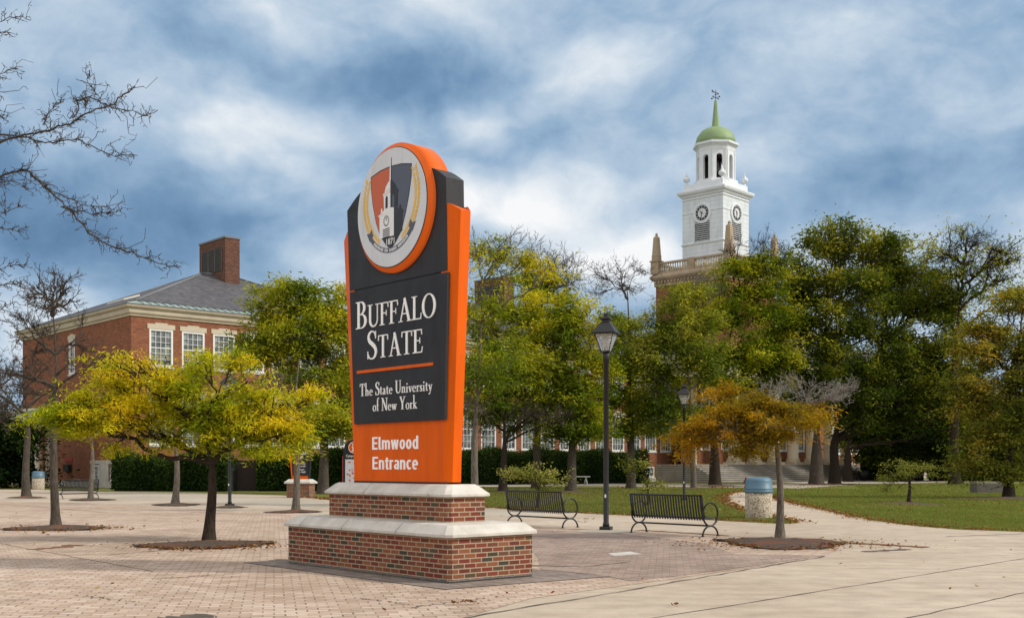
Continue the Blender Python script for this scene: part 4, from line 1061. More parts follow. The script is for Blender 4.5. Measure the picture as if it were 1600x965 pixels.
        place(lv,'louvre','white_paint')
        x, y = w-.35, w-.35
        u = MB().lathe([(.2,34.5),(.2,34.7),(.08,34.8),(.1,34.9),(.36,35.05),(.42,35.3),(.36,35.45),(.16,35.55),(.2,35.65),(.06,35.85),(.07,35.95),(.02,36.15)],14,-x,-y)
        place(u,'urn','white_paint')
    # octagonal lantern
    rr = 2.28
    arch = MB(); zb_, zt_ = 34.95, 38.7
    for k in range(8):
        A0, A1 = pi/8+k*pi/4, pi/8+(k+1)*pi/4
        p0, p1 = np.array([rr*cos(A0),rr*sin(A0)]), np.array([rr*cos(A1),rr*sin(A1)])
        ex = (p1-p0)/np.linalg.norm(p1-p0); L_ = np.linalg.norm(p1-p0); nrm = np.array([ex[1],-ex[0]])
        def W(u,z,d): q = p0+ex*u-nrm*d; return (q[0],q[1],z)
        hw = .36; c = L_/2; zs = zb_+.15; za = 37.55
        out = [(c+hw,zs),(c+hw,za)]+[(c+hw*cos(a_),za+hw*1.0*sin(a_)) for a_ in [i*pi/10 for i in range(1,10)]]+[(c-hw,za),(c-hw,zs)]
        for d0, d1 in ((0,.35),):
            for u0,u1 in ((0,c-hw),(c+hw,L_)):
                arch.add([W(u0,zb_,0),W(u1,zb_,0),W(u1,zt_,0),W(u0,zt_,0),W(u0,zb_,.35),W(u1,zb_,.35),W(u1,zt_,.35),W(u0,zt_,.35)],[[0,1,2,3],[4,5,6,7],[0,4,7,3],[1,5,6,2]])
            tops = out[1:-1]
            for i in range(len(tops)-1):
                (ua,z_a),(ub,z_b) = tops[i], tops[i+1]
                arch.add([W(ua,z_a,0),W(ub,z_b,0),W(ub,zt_,0),W(ua,zt_,0),W(ua,z_a,.35),W(ub,z_b,.35),W(ub,zt_,.35),W(ua,zt_,.35)],[[0,1,2,3],[4,5,6,7],[0,1,5,4]])
        pl = .13
        arch.add([W(-.0,zb_,-.06),W(pl*1.5,zb_,-.06),W(pl*1.5,zt_-.2,-.06),W(-.0,zt_-.2,-.06),W(0,zb_,.0),W(pl*1.5,zb_,.0),W(pl*1.5,zt_-.2,.0),W(0,zt_-.2,.0)],[[0,1,2,3],[1,5,6,2]])
        arch.add([W(L_-pl*1.5,zb_,-.06),W(L_,zb_,-.06),W(L_,zt_-.2,-.06),W(L_-pl*1.5,zt_-.2,-.06),W(L_-pl*1.5,zb_,0),W(L_-pl*1.5,zt_-.2,0)],[[0,1,2,3],[0,4,5,3]])
    lan = arch.build('lantern','white_paint',t,fixn=False)
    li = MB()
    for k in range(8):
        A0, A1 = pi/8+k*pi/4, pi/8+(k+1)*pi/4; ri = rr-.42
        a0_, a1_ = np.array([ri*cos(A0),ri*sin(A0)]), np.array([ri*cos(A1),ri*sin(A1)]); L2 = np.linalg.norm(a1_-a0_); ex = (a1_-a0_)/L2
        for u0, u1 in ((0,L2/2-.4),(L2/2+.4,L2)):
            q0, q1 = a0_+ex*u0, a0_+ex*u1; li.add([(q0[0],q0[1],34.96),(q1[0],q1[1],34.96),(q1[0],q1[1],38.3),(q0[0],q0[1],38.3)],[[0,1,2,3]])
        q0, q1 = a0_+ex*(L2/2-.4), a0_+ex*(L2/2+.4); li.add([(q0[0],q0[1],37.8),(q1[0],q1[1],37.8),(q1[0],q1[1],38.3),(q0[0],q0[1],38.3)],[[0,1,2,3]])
    li.build('lantern_shade_lining','cabinet',lan,fixn=False)  # dark faces added behind the arches to stand for interior shade
    MB().lathe([(.05,37.7),(.25,37.6),(.4,37.2),(.42,36.9),(.6,36.5)],14).tube([(0,0,37.6),(0,0,38.8)],.05,6).build('bell','lead',t)
    MB().lathe([(1.8,38.3),(1.8,38.32)],8,smooth=False,a0=pi/8).build('lantern_ceiling','cabinet',t)  # ceiling coloured dark too, painting in the lantern's inner shade
    MB().lathe([(rr-.3,38.35),(rr+.03,38.4),(rr+.05,38.75),(rr+.2,38.95),(rr+.42,39.1),(rr+.42,39.35),(rr+.1,39.45)],8,smooth=False,a0=pi/8).build('lantern_cornice','white_paint',t)
    MB().lathe([(rr+.08,39.42),(rr+.06,39.8),(rr-.12,40.4),(rr-.55,40.95),(rr-1.1,41.28),(.7,41.42),(.46,41.5)],16,smooth=True,a0=pi/16).build('dome','green_dome',t)
    MB().lathe([(.56,41.4),(.56,41.52),(.46,41.56),(.40,42.2),(.16,44.6),(.1,44.7),(.02,44.75)],8,smooth=False,a0=pi/8).build('spire','green_dome',t)
    v = MB().tube([(0,0,44.6),(0,0,45.9)],.035,6).tube([(-.5,0,45.0),(.5,0,45.0)],.025,5).tube([(0,-.5,45.0),(0,.5,45.0)],.025,5)
    v.lathe([(.02,45.25),(.13,45.35),(.02,45.45)],8).box(-.6,.45,-.02,.02,45.52,45.62).add([(.4,0,45.4),(.75,0,45.57),(.4,0,45.75)],[[0,1,2]]).add([(-.7,0,45.4),(-.4,0,45.57),(-.7,0,45.78),(-.9,0,45.6)],[[0,1,2,3]])
    for q in ((-.53,0),(.53,0),(0,-.53),(0,.53)): v.box(q[0]-.06,q[0]+.06,q[1]-.06,q[1]+.06,44.93,45.07)
    v.build('weather_vane','dark_line',t)
tower()

def portico():
    o = (21.2,115.6,0)
    t = thing('portico', 'pale stone columned portico above broad steps, behind the orange tree', 'portico', (o[0],o[1],0), WR)
    Lp = 25
    st = MB(); n = 9
    for i in range(n):
        st.box(-5,Lp+1.0,-4.2+i*.42,4,i*.2,(i+1)*.2-.0)
    st.build('steps','step_shade_lines',t)
    MB().box(Lp+1.0,Lp+1.8,-4.2,4,0,1.2).build('cheek_wall','step_stone',t)
    for i in range(7):
        x = 3.2+3.6*i-.4
        if x > Lp: break
        MB().box(x-.82,x+.82,-.82,.82,1.8,2.05).lathe([(.80,2.05),(.80,2.2),(.68,2.25),(.74,2.35),(.74,2.42),(.60,2.5),(.60,5.5),(.52,10.2),(.52,10.5),(.66,10.6),(.70,10.8)],24,x,0).box(x-.8,x+.8,-.8,.8,10.8,11.0).build('column','column',t)
    MB().box(-.8,Lp+.4,-.75,6,11.0,12.4).box(-1.1,Lp+.7,-1.1,6,12.4,12.9).build('entablature','cornice',t)
    holes = [(2.3+3.6*i,3.9+3.6*i,3.4,6.4) for i in range(6)]+[(2.3+3.6*i,3.9+3.6*i,8,10.6) for i in range(6)]
    w = wall_holes(-1,Lp+1,0,11.0,holes); xform(w,0,(0,4.0,0)); w.build('back_wall','hall_brick',t,fixn=False)
    for i in range(6):
        window(t, 3.1+3.6*i, 3.4, 1.6, 3.0, off=(0,4.0,0)); window(t, 3.1+3.6*i, 8, 1.6, 2.6, off=(0,4.0,0))
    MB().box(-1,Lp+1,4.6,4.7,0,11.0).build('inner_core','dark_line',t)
    for i in range(7):
        x = 1.0+3.6*i
        MB().box(x-.35,x+.35,3.7,3.99,1.8,11).build('pilaster','column',t)
portico()

# ------------------------------------------------------------------ vegetation
def batch_tubes(P, Rr, k=5):
    """P (n,m,3) R (n,m) -> verts, faces arrays"""
    n, m, _ = P.shape
    Tn = np.empty_like(P); Tn[:,1:-1] = P[:,2:]-P[:,:-2]; Tn[:,0] = P[:,1]-P[:,0]; Tn[:,-1] = P[:,-1]-P[:,-2]
    Tn /= np.linalg.norm(Tn,axis=2,keepdims=True)+1e-9
    ref = np.where(np.abs((P[:,-1]-P[:,0])[:,2:3]) > .8*np.linalg.norm(P[:,-1]-P[:,0],axis=1,keepdims=True), np.array([[1.,.1,0]]), np.array([[.05,.1,1.]]))
    A = np.cross(Tn, ref[:,None,:]); A /= np.linalg.norm(A,axis=2,keepdims=True)+1e-9; B = np.cross(A,Tn)
    th = np.arange(k)*2*pi/k
    V = P[:,:,None,:]+Rr[:,:,None,None]*(np.cos(th)[None,None,:,None]*A[:,:,None,:]+np.sin(th)[None,None,:,None]*B[:,:,None,:])
    idx = np.arange(n*m*k).reshape(n,m,k)
    a = idx[:,:-1,:]; b = np.roll(a,-1,2); d = idx[:,1:,:]; c = np.roll(d,-1,2)
    Fc = np.stack([a,b,c,d],-1).reshape(-1,4)
    return V.reshape(-1,3), Fc
def np_mesh(name, parts, mat):
    o = 0; Vs = []; Fs = []
    for V, Fc in parts: Vs.append(V); Fs.append(Fc+o); o += len(V)
    V = np.concatenate(Vs).astype(np.float32); Fc = np.concatenate(Fs).astype(np.int32)
    me = bpy.data.meshes.new(name); me.vertices.add(len(V)); me.vertices.foreach_set('co', V.ravel())
    me.loops.add(len(Fc)*4); me.loops.foreach_set('vertex_index', Fc.ravel())
    me.polygons.add(len(Fc)); me.polygons.foreach_set('loop_start', np.arange(0,len(Fc)*4,4,dtype=np.int32)); me.polygons.foreach_set('loop_total', np.full(len(Fc),4,dtype=np.int32))
    me.polygons.foreach_set('use_smooth', np.ones(len(Fc),bool))
    me.update(calc_edges=True); me.materials.append(M[mat]); return me
def curve(g, A, B, ctrl, m, jit):
    """quadratic curves from A to B (n,3)"""
    t = np.linspace(0,1,m)[None,:,None]
    P = (1-t)**2*A[:,None]+2*t*(1-t)*ctrl[:,None]+t*t*B[:,None]
    l = np.linalg.norm(B-A,axis=1)[:,None,None]
    J = g.normal(0,1,P.shape)*jit*l; J[:,0] = 0; J[:,-1] *= .3
    return P+J
def kmeans(g, X, k, it=6):
    k = min(k, len(X)); c = X[g.choice(len(X), k, replace=False)].copy()
    for _ in range(it):
        a = ((X[:,None]-c[None])**2).sum(2).argmin(1)
        for i in range(k):
            if (a == i).any(): c[i] = X[a == i].mean(0)
    return c, ((X[:,None]-c[None])**2).sum(2).argmin(1)

PAL = {
 'yellow': ([.24,.31,.02],[.54,.52,.025],[.74,.50,.02]),
 'ygreen': ([.115,.165,.016],[.35,.36,.03],[.62,.52,.04]),
 'green': ([.085,.13,.016],[.26,.285,.03],[.52,.44,.04]),
 'dark': ([.050,.080,.012],[.16,.195,.024],[.40,.36,.04]),
 'olive':  ([0.113,0.158,0.023],[0.294,0.316,0.040],[0.520,0.452,0.056]),
 'orange': ([.22,.17,.02],[.42,.25,.022],[.56,.31,.03]),
 'bronze': ([0.147,0.169,0.028],[0.339,0.305,0.051],[0.497,0.305,0.045]),
 'pale':   ([.14,.16,.03],[.32,.32,.07],[.46,.42,.12]),
 'ever':   ([.010,.022,.007],[.024,.046,.011],[.055,.08,.018]),
}
NL = [0]
def tree(name, label, base, blobs, r=.12, fork=None, bark='bark_dark', pal='green', tips=150, leaves=60, lsize=.13, lw=.3,
         spread=.28, seed=1, bare=0, bare_blobs=(), top=.0, lean=0, n1=6, n2=26, group=None, cat='tree', warm=.5, flat=.5, twigr=.006, wscale=1.0, droop=.15, bare_bark=None, wander=.25, padn=9, padw=0):
    g = np.random.default_rng(seed)
    X, D = G(*base) if len(base) == 2 else base[:2]
    s = D/FPX
    if D > 55: tips = int(tips*2.0); n2 = int(n2*1.4); lsize *= 1.02; leaves = int(leaves*1.12)
    def tolocal(b):
        px, py, rx, ry = b[:4]; return np.array([(px-800)*s-X, 0, EYE-(py-HOR)*s]), np.array([rx*s, max(rx*s*.85, ry*s*.9), ry*s])
    def sample(bl, n):
        if not bl or n == 0: return np.zeros((0,3))
        w = np.array([b[2]*b[3] for b in bl], float); w /= w.sum()
        out = []
        for b, k in zip(bl, g.multinomial(n, w)):
            c, rad = tolocal(b)
            v = g.normal(0,1,(k,3)); v /= np.linalg.norm(v,axis=1,keepdims=True)
            rr_ = g.uniform(.25,1,(k,1))**.55*(1+.16*np.sin(v[:,0:1]*5+g.uniform(0,6))*np.cos(v[:,2:3]*6+g.uniform(0,6)))*np.where(g.random((k,1)) < .10, g.uniform(1.05,1.22,(k,1)), 1)
            off = np.array([0, g.uniform(-.25,.25)*rad[1], 0])
            out.append(c+off+v*rr_*rad)
        return np.concatenate(out)
    if tips:
        npad = max(8, int(tips/padn)); pc = sample(blobs, npad)
        pw = padw*(.6+.8*g.random(npad)) if padw else (spread*2.3)*(.55+.9*g.random(npad))
        pi_ = g.integers(0, npad, tips)
        leafT = pc[pi_]+g.normal(0,1,(tips,3))*pw[pi_][:,None]*np.array([1,1,.24]); padcol = g.normal(0,.20,npad)[pi_]
        leafT[:,2] -= .25*np.hypot(leafT[:,0]-pc[pi_][:,0], leafT[:,1]-pc[pi_][:,1])*.6
    else: leafT = np.zeros((0,3))
    bareT = sample(list(bare_blobs), bare)
    tp = np.concatenate([leafT, bareT]); isb = np.arange(len(tp)) >= len(leafT)
    tp[:,2] = np.maximum(tp[:,2], .5)
    forkz = EYE-((fork or (base[1]-60))-HOR)*s
    topz = np.percentile(tp[:,2], 60) if top == 0 else EYE-(top-HOR)*s
    topz = max(topz, forkz+.2)
    cen = tp.mean(0)
    c2, a2 = kmeans(g, tp, n2); c1, a1 = kmeans(g, c2, n1)
    # trunk with leader
    m = 9; t = np.linspace(0,1,m)
    leanx = lean
    def trunk_at(z):
        u = np.clip(z/topz,0,1); f = np.clip((z-forkz)/(topz-forkz+1e-6),0,1)
        return np.stack([leanx*u+(cen[0]-leanx)*.55*f**1.3+.05*np.sin(u*7+seed)*min(1,r*6), (cen[1])*.4*f+.05*np.cos(u*5+seed)*min(1,r*6), z],-1)
    zz = np.concatenate([[-.15,.05,.25], np.linspace(.5, topz, 9)])
    TP = trunk_at(zz)[None]
    k = np.clip(zz/topz,0,1)
    TR = (r*(1-.62*k**1.2))*(1+.5*np.exp(-np.maximum(zz,0)/(r*1.8)))
    TR = np.where(zz > forkz, TR*(.62-.3*np.clip((zz-forkz)/(topz-forkz+1e-6),0,1)), TR)[None]
    parts = [batch_tubes(TP, TR, 12)]
    hd = np.hypot(c1[:,0]-TP[0,:,0].mean(), c1[:,1])
    az = np.clip(c1[:,2]-hd*.75, forkz*.98, topz*.96)
    A = trunk_at(az)
    ctrl = A*.55+c1*.45; ctrl[:,2] = A[:,2]+(c1[:,2]-A[:,2])*.45+hd*.05
    ctrl[:,:2] += g.normal(0,.12,(len(c1),2))*hd[:,None]
    Lm = curve(g, A, c1, ctrl, 9, .022*wscale)
    cnt = np.bincount(a1, minlength=len(c1))
    lr = r*((.30+.28*np.sqrt(cnt/cnt.max())) if D < 35 else (.16+.2*np.sqrt(cnt/cnt.max())))
    LR = lr[:,None]*np.linspace(1,.38,9)[None]
    parts.append(batch_tubes(Lm, LR, 7))
    # branches
    ti = g.integers(3,9,len(c2)); B0 = Lm[a1, ti]; r0 = LR[a1, ti]*.7
    ct = B0*.5+c2*.5; ct[:,2] += np.linalg.norm(c2-B0,axis=1)*g.uniform(-.02,.16,len(c2)); 
    Bm = curve(g, B0, c2, ct, 7, .04*wscale); BR = np.maximum(r0[:,None]*np.linspace(1,.35,7)[None], twigr*1.2)
    parts.append(batch_tubes(Bm, BR, 5))
    tj = g.integers(2,7,len(tp)); W0 = Bm[a2, tj]; wr = np.minimum(BR[a2,tj]*.7, twigr*3)
    ct = W0*.5+tp*.5; ct[:,2] += np.linalg.norm(tp-W0,axis=1)*g.uniform(-.03,.15,len(tp))
    Wm = curve(g, W0, tp, ct, 5, .05*wscale); WRr = np.maximum(wr[:,None]*np.linspace(1,.4,5)[None], twigr*.7)
    gen = batch_tubes
    pb = [gen(Wm[isb], WRr[isb], 4)] if isb.any() else []
    if (~isb).any(): parts.append(gen(Wm[~isb], WRr[~isb], 4))
    # fine twigs off the bare shoots
    def finer(Pm, n_per, ln, rad, m=4):
        k_ = len(Pm)*n_per; src = np.repeat(np.arange(len(Pm)), n_per); ii = g.integers(1, Pm.shape[1], k_)
        p0 = Pm[src, ii]; d = Pm[src,-1]-Pm[src,0]; d /= np.linalg.norm(d,axis=1,keepdims=True)+1e-9
        dv = d*.8+g.normal(0,.55,(k_,3)); dv[:,2] += .22; dv /= np.linalg.norm(dv,axis=1,keepdims=True)
        l = ln*g.uniform(.35,1.1,(k_,1)); q = p0+dv*l
        ct = p0*.5+q*.5+g.normal(0,.12,(k_,3))*l
        P_ = curve(g, p0, q, ct, m, .05); return P_, np.repeat((np.linspace(1,.45,m)*rad)[None],k_,0)
    if isb.any():
        sp = np.median(np.linalg.norm(Wm[:,-1]-Wm[:,0],axis=1))
        P1, R1 = finer(Wm[isb], 5, sp*.75, twigr*1.0); P2, R2 = finer(P1, 3, sp*.35, twigr*.75, 3)
        pb += [gen(P1,R1,3), gen(P2,R2,3)]
    tr = thing(name, label, cat, (X,D,0), 0, group)
    if bare_bark and pb: link('dead_twigs', np_mesh('dead_twigs', pb, bare_bark), None, tr)
    else: parts += pb
    link('trunk', np_mesh('trunk', parts, bark), None, tr)
    if len(leafT) and leaves:
        w = Wm[~isb]; n = len(w)*leaves
        src = np.repeat(np.arange(len(w)), leaves)
        u = g.uniform(.35,1.05,n); pos = w[src,0]*0
        ia = np.clip((u*4).astype(int),0,3); fr = (u*4-ia)[:,None]
        pos = w[src,ia]*(1-fr)+w[src,ia+1]*fr
        sz = spread
        sc_ = g.uniform(.6,1.35,len(w))[src][:,None]
        off = g.normal(0,1,(n,3))*np.array([sz,sz,sz*flat])*sc_
        off = off*np.where(g.random((n,1)) < .15, 1.4, .92); pos = pos+off; pos[:,2] -= droop*np.abs(off[:,0])**1*.6
        dr_ = off*np.array([1,1,.4])+g.normal(0,sz*.6,(n,3)); dr_[:,2] -= sz*droop*2; dr_ /= np.linalg.norm(dr_,axis=1,keepdims=True)+1e-9
        nn = g.normal(0,1,(n,3)); nn[:,2] += 1.3
        vv = np.cross(dr_, nn); vv /= np.linalg.norm(vv,axis=1,keepdims=True)+1e-9
        ls = lsize*g.uniform(.55,1.25,(n,1))
        p = [np.array(c_) for c_ in PAL[pal]]
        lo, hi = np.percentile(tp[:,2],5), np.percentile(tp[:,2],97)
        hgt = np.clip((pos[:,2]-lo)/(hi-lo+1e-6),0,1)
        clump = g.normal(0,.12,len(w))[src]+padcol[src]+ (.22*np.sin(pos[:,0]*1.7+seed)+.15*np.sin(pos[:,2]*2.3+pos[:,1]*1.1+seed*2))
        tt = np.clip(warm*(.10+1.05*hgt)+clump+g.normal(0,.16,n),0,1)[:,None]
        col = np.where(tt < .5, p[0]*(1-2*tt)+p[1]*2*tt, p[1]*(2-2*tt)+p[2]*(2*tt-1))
        col = col*g.uniform(.6,1.3,(n,1))
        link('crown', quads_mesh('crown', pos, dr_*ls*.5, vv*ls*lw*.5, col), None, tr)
        NL[0] += n
    return tr

# near trees
tree('honey_locust', 'small bright yellow-green spreading tree with dark trunk on the plaza', (329,845),
     [(310,592,105,34),(205,600,75,36),(135,632,60,30),(420,598,70,34),(300,648,105,30),(415,672,70,40),(235,565,50,20),(350,562,75,22),(115,660,45,24),(470,608,28,16),(215,640,80,28),(380,640,80,25),(95,640,30,12),(350,690,60,18),(250,690,45,15)],
     r=.115, fork=722, bark='bark_dark', pal='yellow', tips=950, leaves=72, padn=8, padw=.30, lsize=.115, lw=.22, spread=.125, seed=11, n1=8, n2=60, warm=.66, flat=.42, twigr=.006, droop=.3)
tree('honey_locust', 'small orange-brown tree with grey twisted trunk and dead pale twigs', (1221,840),
     [(1195,625,72,22),(1130,648,72,24),(1235,655,65,24),(1090,690,60,26),(1060,712,45,18),(1150,700,40,22),(1160,605,50,14),(1278,660,24,16),(1030,722,25,10),(1175,665,60,25)],
     bare_blobs=[(1275,615,70,28),(1320,605,35,22),(1225,600,40,15)], bare=70,
     r=.092, fork=690, bark='bark_grey', bare_bark='bark_pale', pal='orange', tips=430, leaves=74, padn=8, padw=.26, lsize=.115, lw=.22, spread=.125, seed=5, n1=7, n2=42, warm=.45, flat=.42, twigr=.006, droop=.35, lean=-.12)
tree('bare_tree', 'nearly leafless tree with grey trunk rising left of the yellow tree', (86,821),
     [(60,650,30,14)], bare_blobs=[(88,470,55,45),(45,520,50,45),(135,560,55,38),(95,440,35,22),(25,590,35,30),(60,460,40,30)], bare=190, r=.115, fork=600, top=480, bark='bark_mid', pal='yellow',
     tips=16, leaves=40, lsize=.13, spread=.14, seed=21, n1=8, n2=36, twigr=.008)
tree('bare_tree', 'leafless tree with pale trunk in front of the far left doorway', (42,777),
     [], bare_blobs=[(40,590,50,45),(10,620,50,45),(70,610,35,35)], bare=130, r=.2, fork=665, bark='bark_mid', tips=0, seed=22, n1=7, n2=26, twigr=.013)
tree('bare_tree', 'thin grey trunked tree right of the end-on bench', (143,781), [(150,650,35,14)], bare_blobs=[(150,650,48,34)], bare=60, r=.12, fork=700, bark='bark_grey', pal='yellow', tips=12, leaves=30, seed=23, n1=5, n2=18, twigr=.011)
tree('young_tree', 'slim tree with mottled grey trunk behind the yellow tree', (275,787), [(285,650,50,22)], bare_blobs=[(275,655,45,30)], bare=40, r=.14, fork=705, bark='bark_grey', pal='ygreen', tips=30, leaves=40, seed=24, n1=5, n2=18, twigr=.01)
tree('young_tree', 'slim grey trunked tree with thin foliage in front of the small hall sign', (462,798), [(470,640,50,18),(440,665,40,16),(505,650,25,12),(480,690,30,12)], bare_blobs=[(465,630,50,30),(440,600,40,25)], bare=50,
     r=.125, fork=640, top=560, bark='bark_grey', pal='ygreen', tips=120, leaves=42, lsize=.18, lw=.24, spread=.17, seed=25, n1=6, n2=24, warm=.3, twigr=.009, droop=.3)
# trees left of the sign
fc = dict(lsize=.27, lw=.36, spread=.36, twigr=.014, flat=.55)
tree('locust_tree', 'green-yellow tree before the brick building, left of the main sign', (505,771), [(470,455,50,26),(512,435,42,26),(420,505,42,26),(490,510,60,40),(440,555,55,36),(525,560,30,60),(500,600,50,40),(540,480,30,50),(400,540,25,15),(545,600,25,50),(430,470,30,18),(530,660,28,40),(500,670,45,18),(430,610,30,20),(510,520,35,40)],
     bare_blobs=[(470,560,70,60)], bare=50, r=.28, fork=640, bark='bark_mid', pal='ygreen', tips=420, leaves=48, seed=31, n1=9, n2=48, warm=.36, **fc)
# trees between the sign and the tower
tree('locust_tree', 'tall slender grey trunked tree with thin yellow top just right of the sign', (743,790), [(775,400,45,26),(830,405,36,24),(745,440,25,35),(770,465,50,22),(720,500,30,40),(770,530,50,30),(740,600,40,30),(745,570,45,40)], bare_blobs=[(790,400,75,40),(740,640,40,30)], bare=90,
     r=.15, fork=680, top=430, bark='bark_grey', pal='ygreen', tips=330, leaves=34, lsize=.2, lw=.3, spread=.25, seed=41, n1=11, n2=44, warm=.62, twigr=.009, flat=.55)
tree('bare_tree', 'dark forked tree with a flat mass of bare grey twigs behind the left bench', (787,769), [(800,560,55,40),(760,620,40,35)], bare_blobs=[(850,655,75,20),(760,655,45,22),(810,640,60,20)], bare=150,
     r=.24, fork=690, bark='bark_dark', bare_bark='bark_mid', pal='green', tips=110, leaves=40, seed=42, n1=8, n2=36, warm=.4, **fc)
tree('locust_tree', 'dense yellow-green tree whose thick trunk stands left of the nearest lamp post', (893,768), [(880,505,50,32),(945,560,20,40),(840,450,40,25),(850,540,60,40),(910,560,45,45),(860,600,60,40),(905,640,48,34),(925,500,28,26),(820,590,50,45),(860,660,40,20),(930,660,34,20),(905,675,40,14),(900,480,40,25),(830,500,40,30)],
     r=.3, fork=700, bark='bark_mid', pal='ygreen', tips=480, leaves=46, seed=43, n1=9, n2=52, warm=.42, **fc)
tree('locust_tree', 'olive tree with bare upper twigs behind the row right of the sign', (838,762), [(800,455,60,34),(860,480,55,30),(790,520,60,50),(850,450,28,30),(790,600,50,40),(830,640,50,25),(755,640,34,28),(800,660,50,18),(870,620,50,30)], bare_blobs=[(890,430,42,36),(860,410,50,30)], bare=110,
     r=.3, fork=660, bark='bark_mid', pal='green', tips=260, leaves=44, seed=44, n1=8, n2=36, warm=.5, **fc)
tree('bare_tree', 'tree with bare dark twigs against the sky left of the tower', (985,762), [(985,500,45,26),(960,540,45,45),(1000,590,50,45),(980,640,45,30),(960,600,30,60),(975,665,45,22),(1010,660,35,20),(950,640,30,34),(955,500,25,30),(990,560,50,40)], bare_blobs=[(975,432,62,36),(940,450,30,25)], bare=75,
     r=.3, fork=600, top=455, bark='bark_mid', pal='ygreen', tips=280, leaves=44, seed=45, n1=9, n2=44, warm=.42, **fc)
tree('locust_tree', 'olive green tree with pale trunk below the clock tower', (1083,763), [(1070,465,45,28),(1040,500,50,34),(1100,500,40,34),(1050,560,60,45),(1010,540,32,28),(1060,620,55,36),(1110,560,40,45),(1040,655,45,20),(1075,670,40,15),(1060,520,60,34),(1020,600,40,34)], bare_blobs=[(1095,450,35,28)], bare=50,
     r=.2, fork=690, bark='bark_grey', pal='olive', tips=420, leaves=46, seed=46, n1=9, n2=50, warm=.42, **fc)
tree('locust_tree', 'broad green tree with thick dark trunk left of the fire hydrant', (1117,758), [(1150,430,35,25),(1175,412,42,20),(1208,418,34,24),(1125,455,35,22),(1215,560,35,50),(1140,490,50,36),(1180,530,50,40),(1120,570,55,45),(1190,590,45,40),(1140,640,60,35),(1165,470,40,30),(1210,480,35,45),(1200,520,40,40)], bare_blobs=[(1170,396,56,30),(1205,400,38,30)], bare=80,
     r=.42, fork=690, bark='bark_dark', pal='ygreen', tips=520, leaves=46, seed=47, n1=10, n2=56, warm=.26, lsize=.32, lw=.36, spread=.42, twigr=.016, flat=.55)
# big trees right
big = dict(lsize=.36, lw=.38, spread=.5, twigr=.018, flat=.6)
tree('large_tree', 'largest dark green tree, its pale trunk right of the blue lidded bin', (1275,757), [(1315,365,42,26),(1270,395,42,26),(1345,400,45,28),(1260,440,50,32),(1320,450,60,36),(1380,460,45,35),(1280,500,65,40),(1350,520,60,45),(1240,520,40,45),(1290,570,70,45),(1350,590,55,45),(1240,600,35,40),(1300,640,55,25),(1235,440,32,40),(1250,655,40,18),(1340,665,50,16),(1380,380,35,18)],
     r=.5, fork=690, bark='bark_mid', pal='dark', tips=760, leaves=42, seed=51, n1=12, n2=70, warm=.44, **big)
tree('large_tree', 'dark green tree with yellow-tinged crown behind the small lawn tree', (1303,756), [(1430,410,45,28),(1400,440,45,35),(1450,470,50,40),(1410,520,60,45),(1470,540,45,50),(1400,590,60,45),(1450,620,55,45),(1480,590,35,50),(1390,650,60,30),(1480,480,35,30),(1510,560,32,45),(1505,640,30,45),(1395,390,40,18),(1450,420,35,20)],
     r=.42, fork=690, bark='bark_dark', pal='dark', tips=700, leaves=42, seed=52, n1=12, n2=66, warm=.55, **big)
tree('large_tree', 'deep shaded dark tree between the two big trunks and the right hedge', (1325,752), [(1345,660,60,22),(1420,670,60,22),(1370,610,60,40),(1330,600,45,40),(1440,680,50,22),(1480,690,40,25),(1500,640,40,50)],
     r=.4, fork=700, bark='bark_dark', pal='ever', tips=420, leaves=44, seed=53, n1=10, n2=50, warm=.5, **big)
tree('sparse_tree', 'thin-leaved tree against the sky at the far upper right', (1492,757), [(1510,360,40,20),(1545,400,40,26),(1485,395,32,24),(1575,430,30,22),(1500,440,40,25),(1550,460,40,20),(1470,430,30,25)], bare_blobs=[(1520,400,62,50),(1570,400,30,20)], bare=240,
     r=.42, fork=560, top=400, bark='bark_dark', pal='olive', tips=150, leaves=18, padn=5, seed=54, n1=9, n2=46, warm=.55, lsize=.3, lw=.38, spread=.5, twigr=.018)
tree('olive_tree', 'olive-brown small-leaved tree at the right edge with a dark low trunk', (1578,778), [(1590,470,35,25),(1510,540,22,30),(1520,500,25,25),(1508,690,22,35),(1640,600,40,80),(1590,620,50,50),(1560,510,40,34),(1600,560,50,45),(1540,570,42,40),(1570,620,55,45),(1530,650,42,40),(1590,680,60,45),(1545,700,45,28),(1500,600,22,30),(1620,500,40,60),(1560,735,35,14),(1600,735,45,20),(1515,735,24,20),(1540,745,25,14)], bare_blobs=[(1580,560,70,90)], bare=80,
     r=.24, fork=745, bark='bark_dark', pal='bronze', tips=620, leaves=44, seed=55, n1=11, n2=60, warm=.4, lsize=.17, lw=.5, spread=.26, twigr=.010, padn=7)
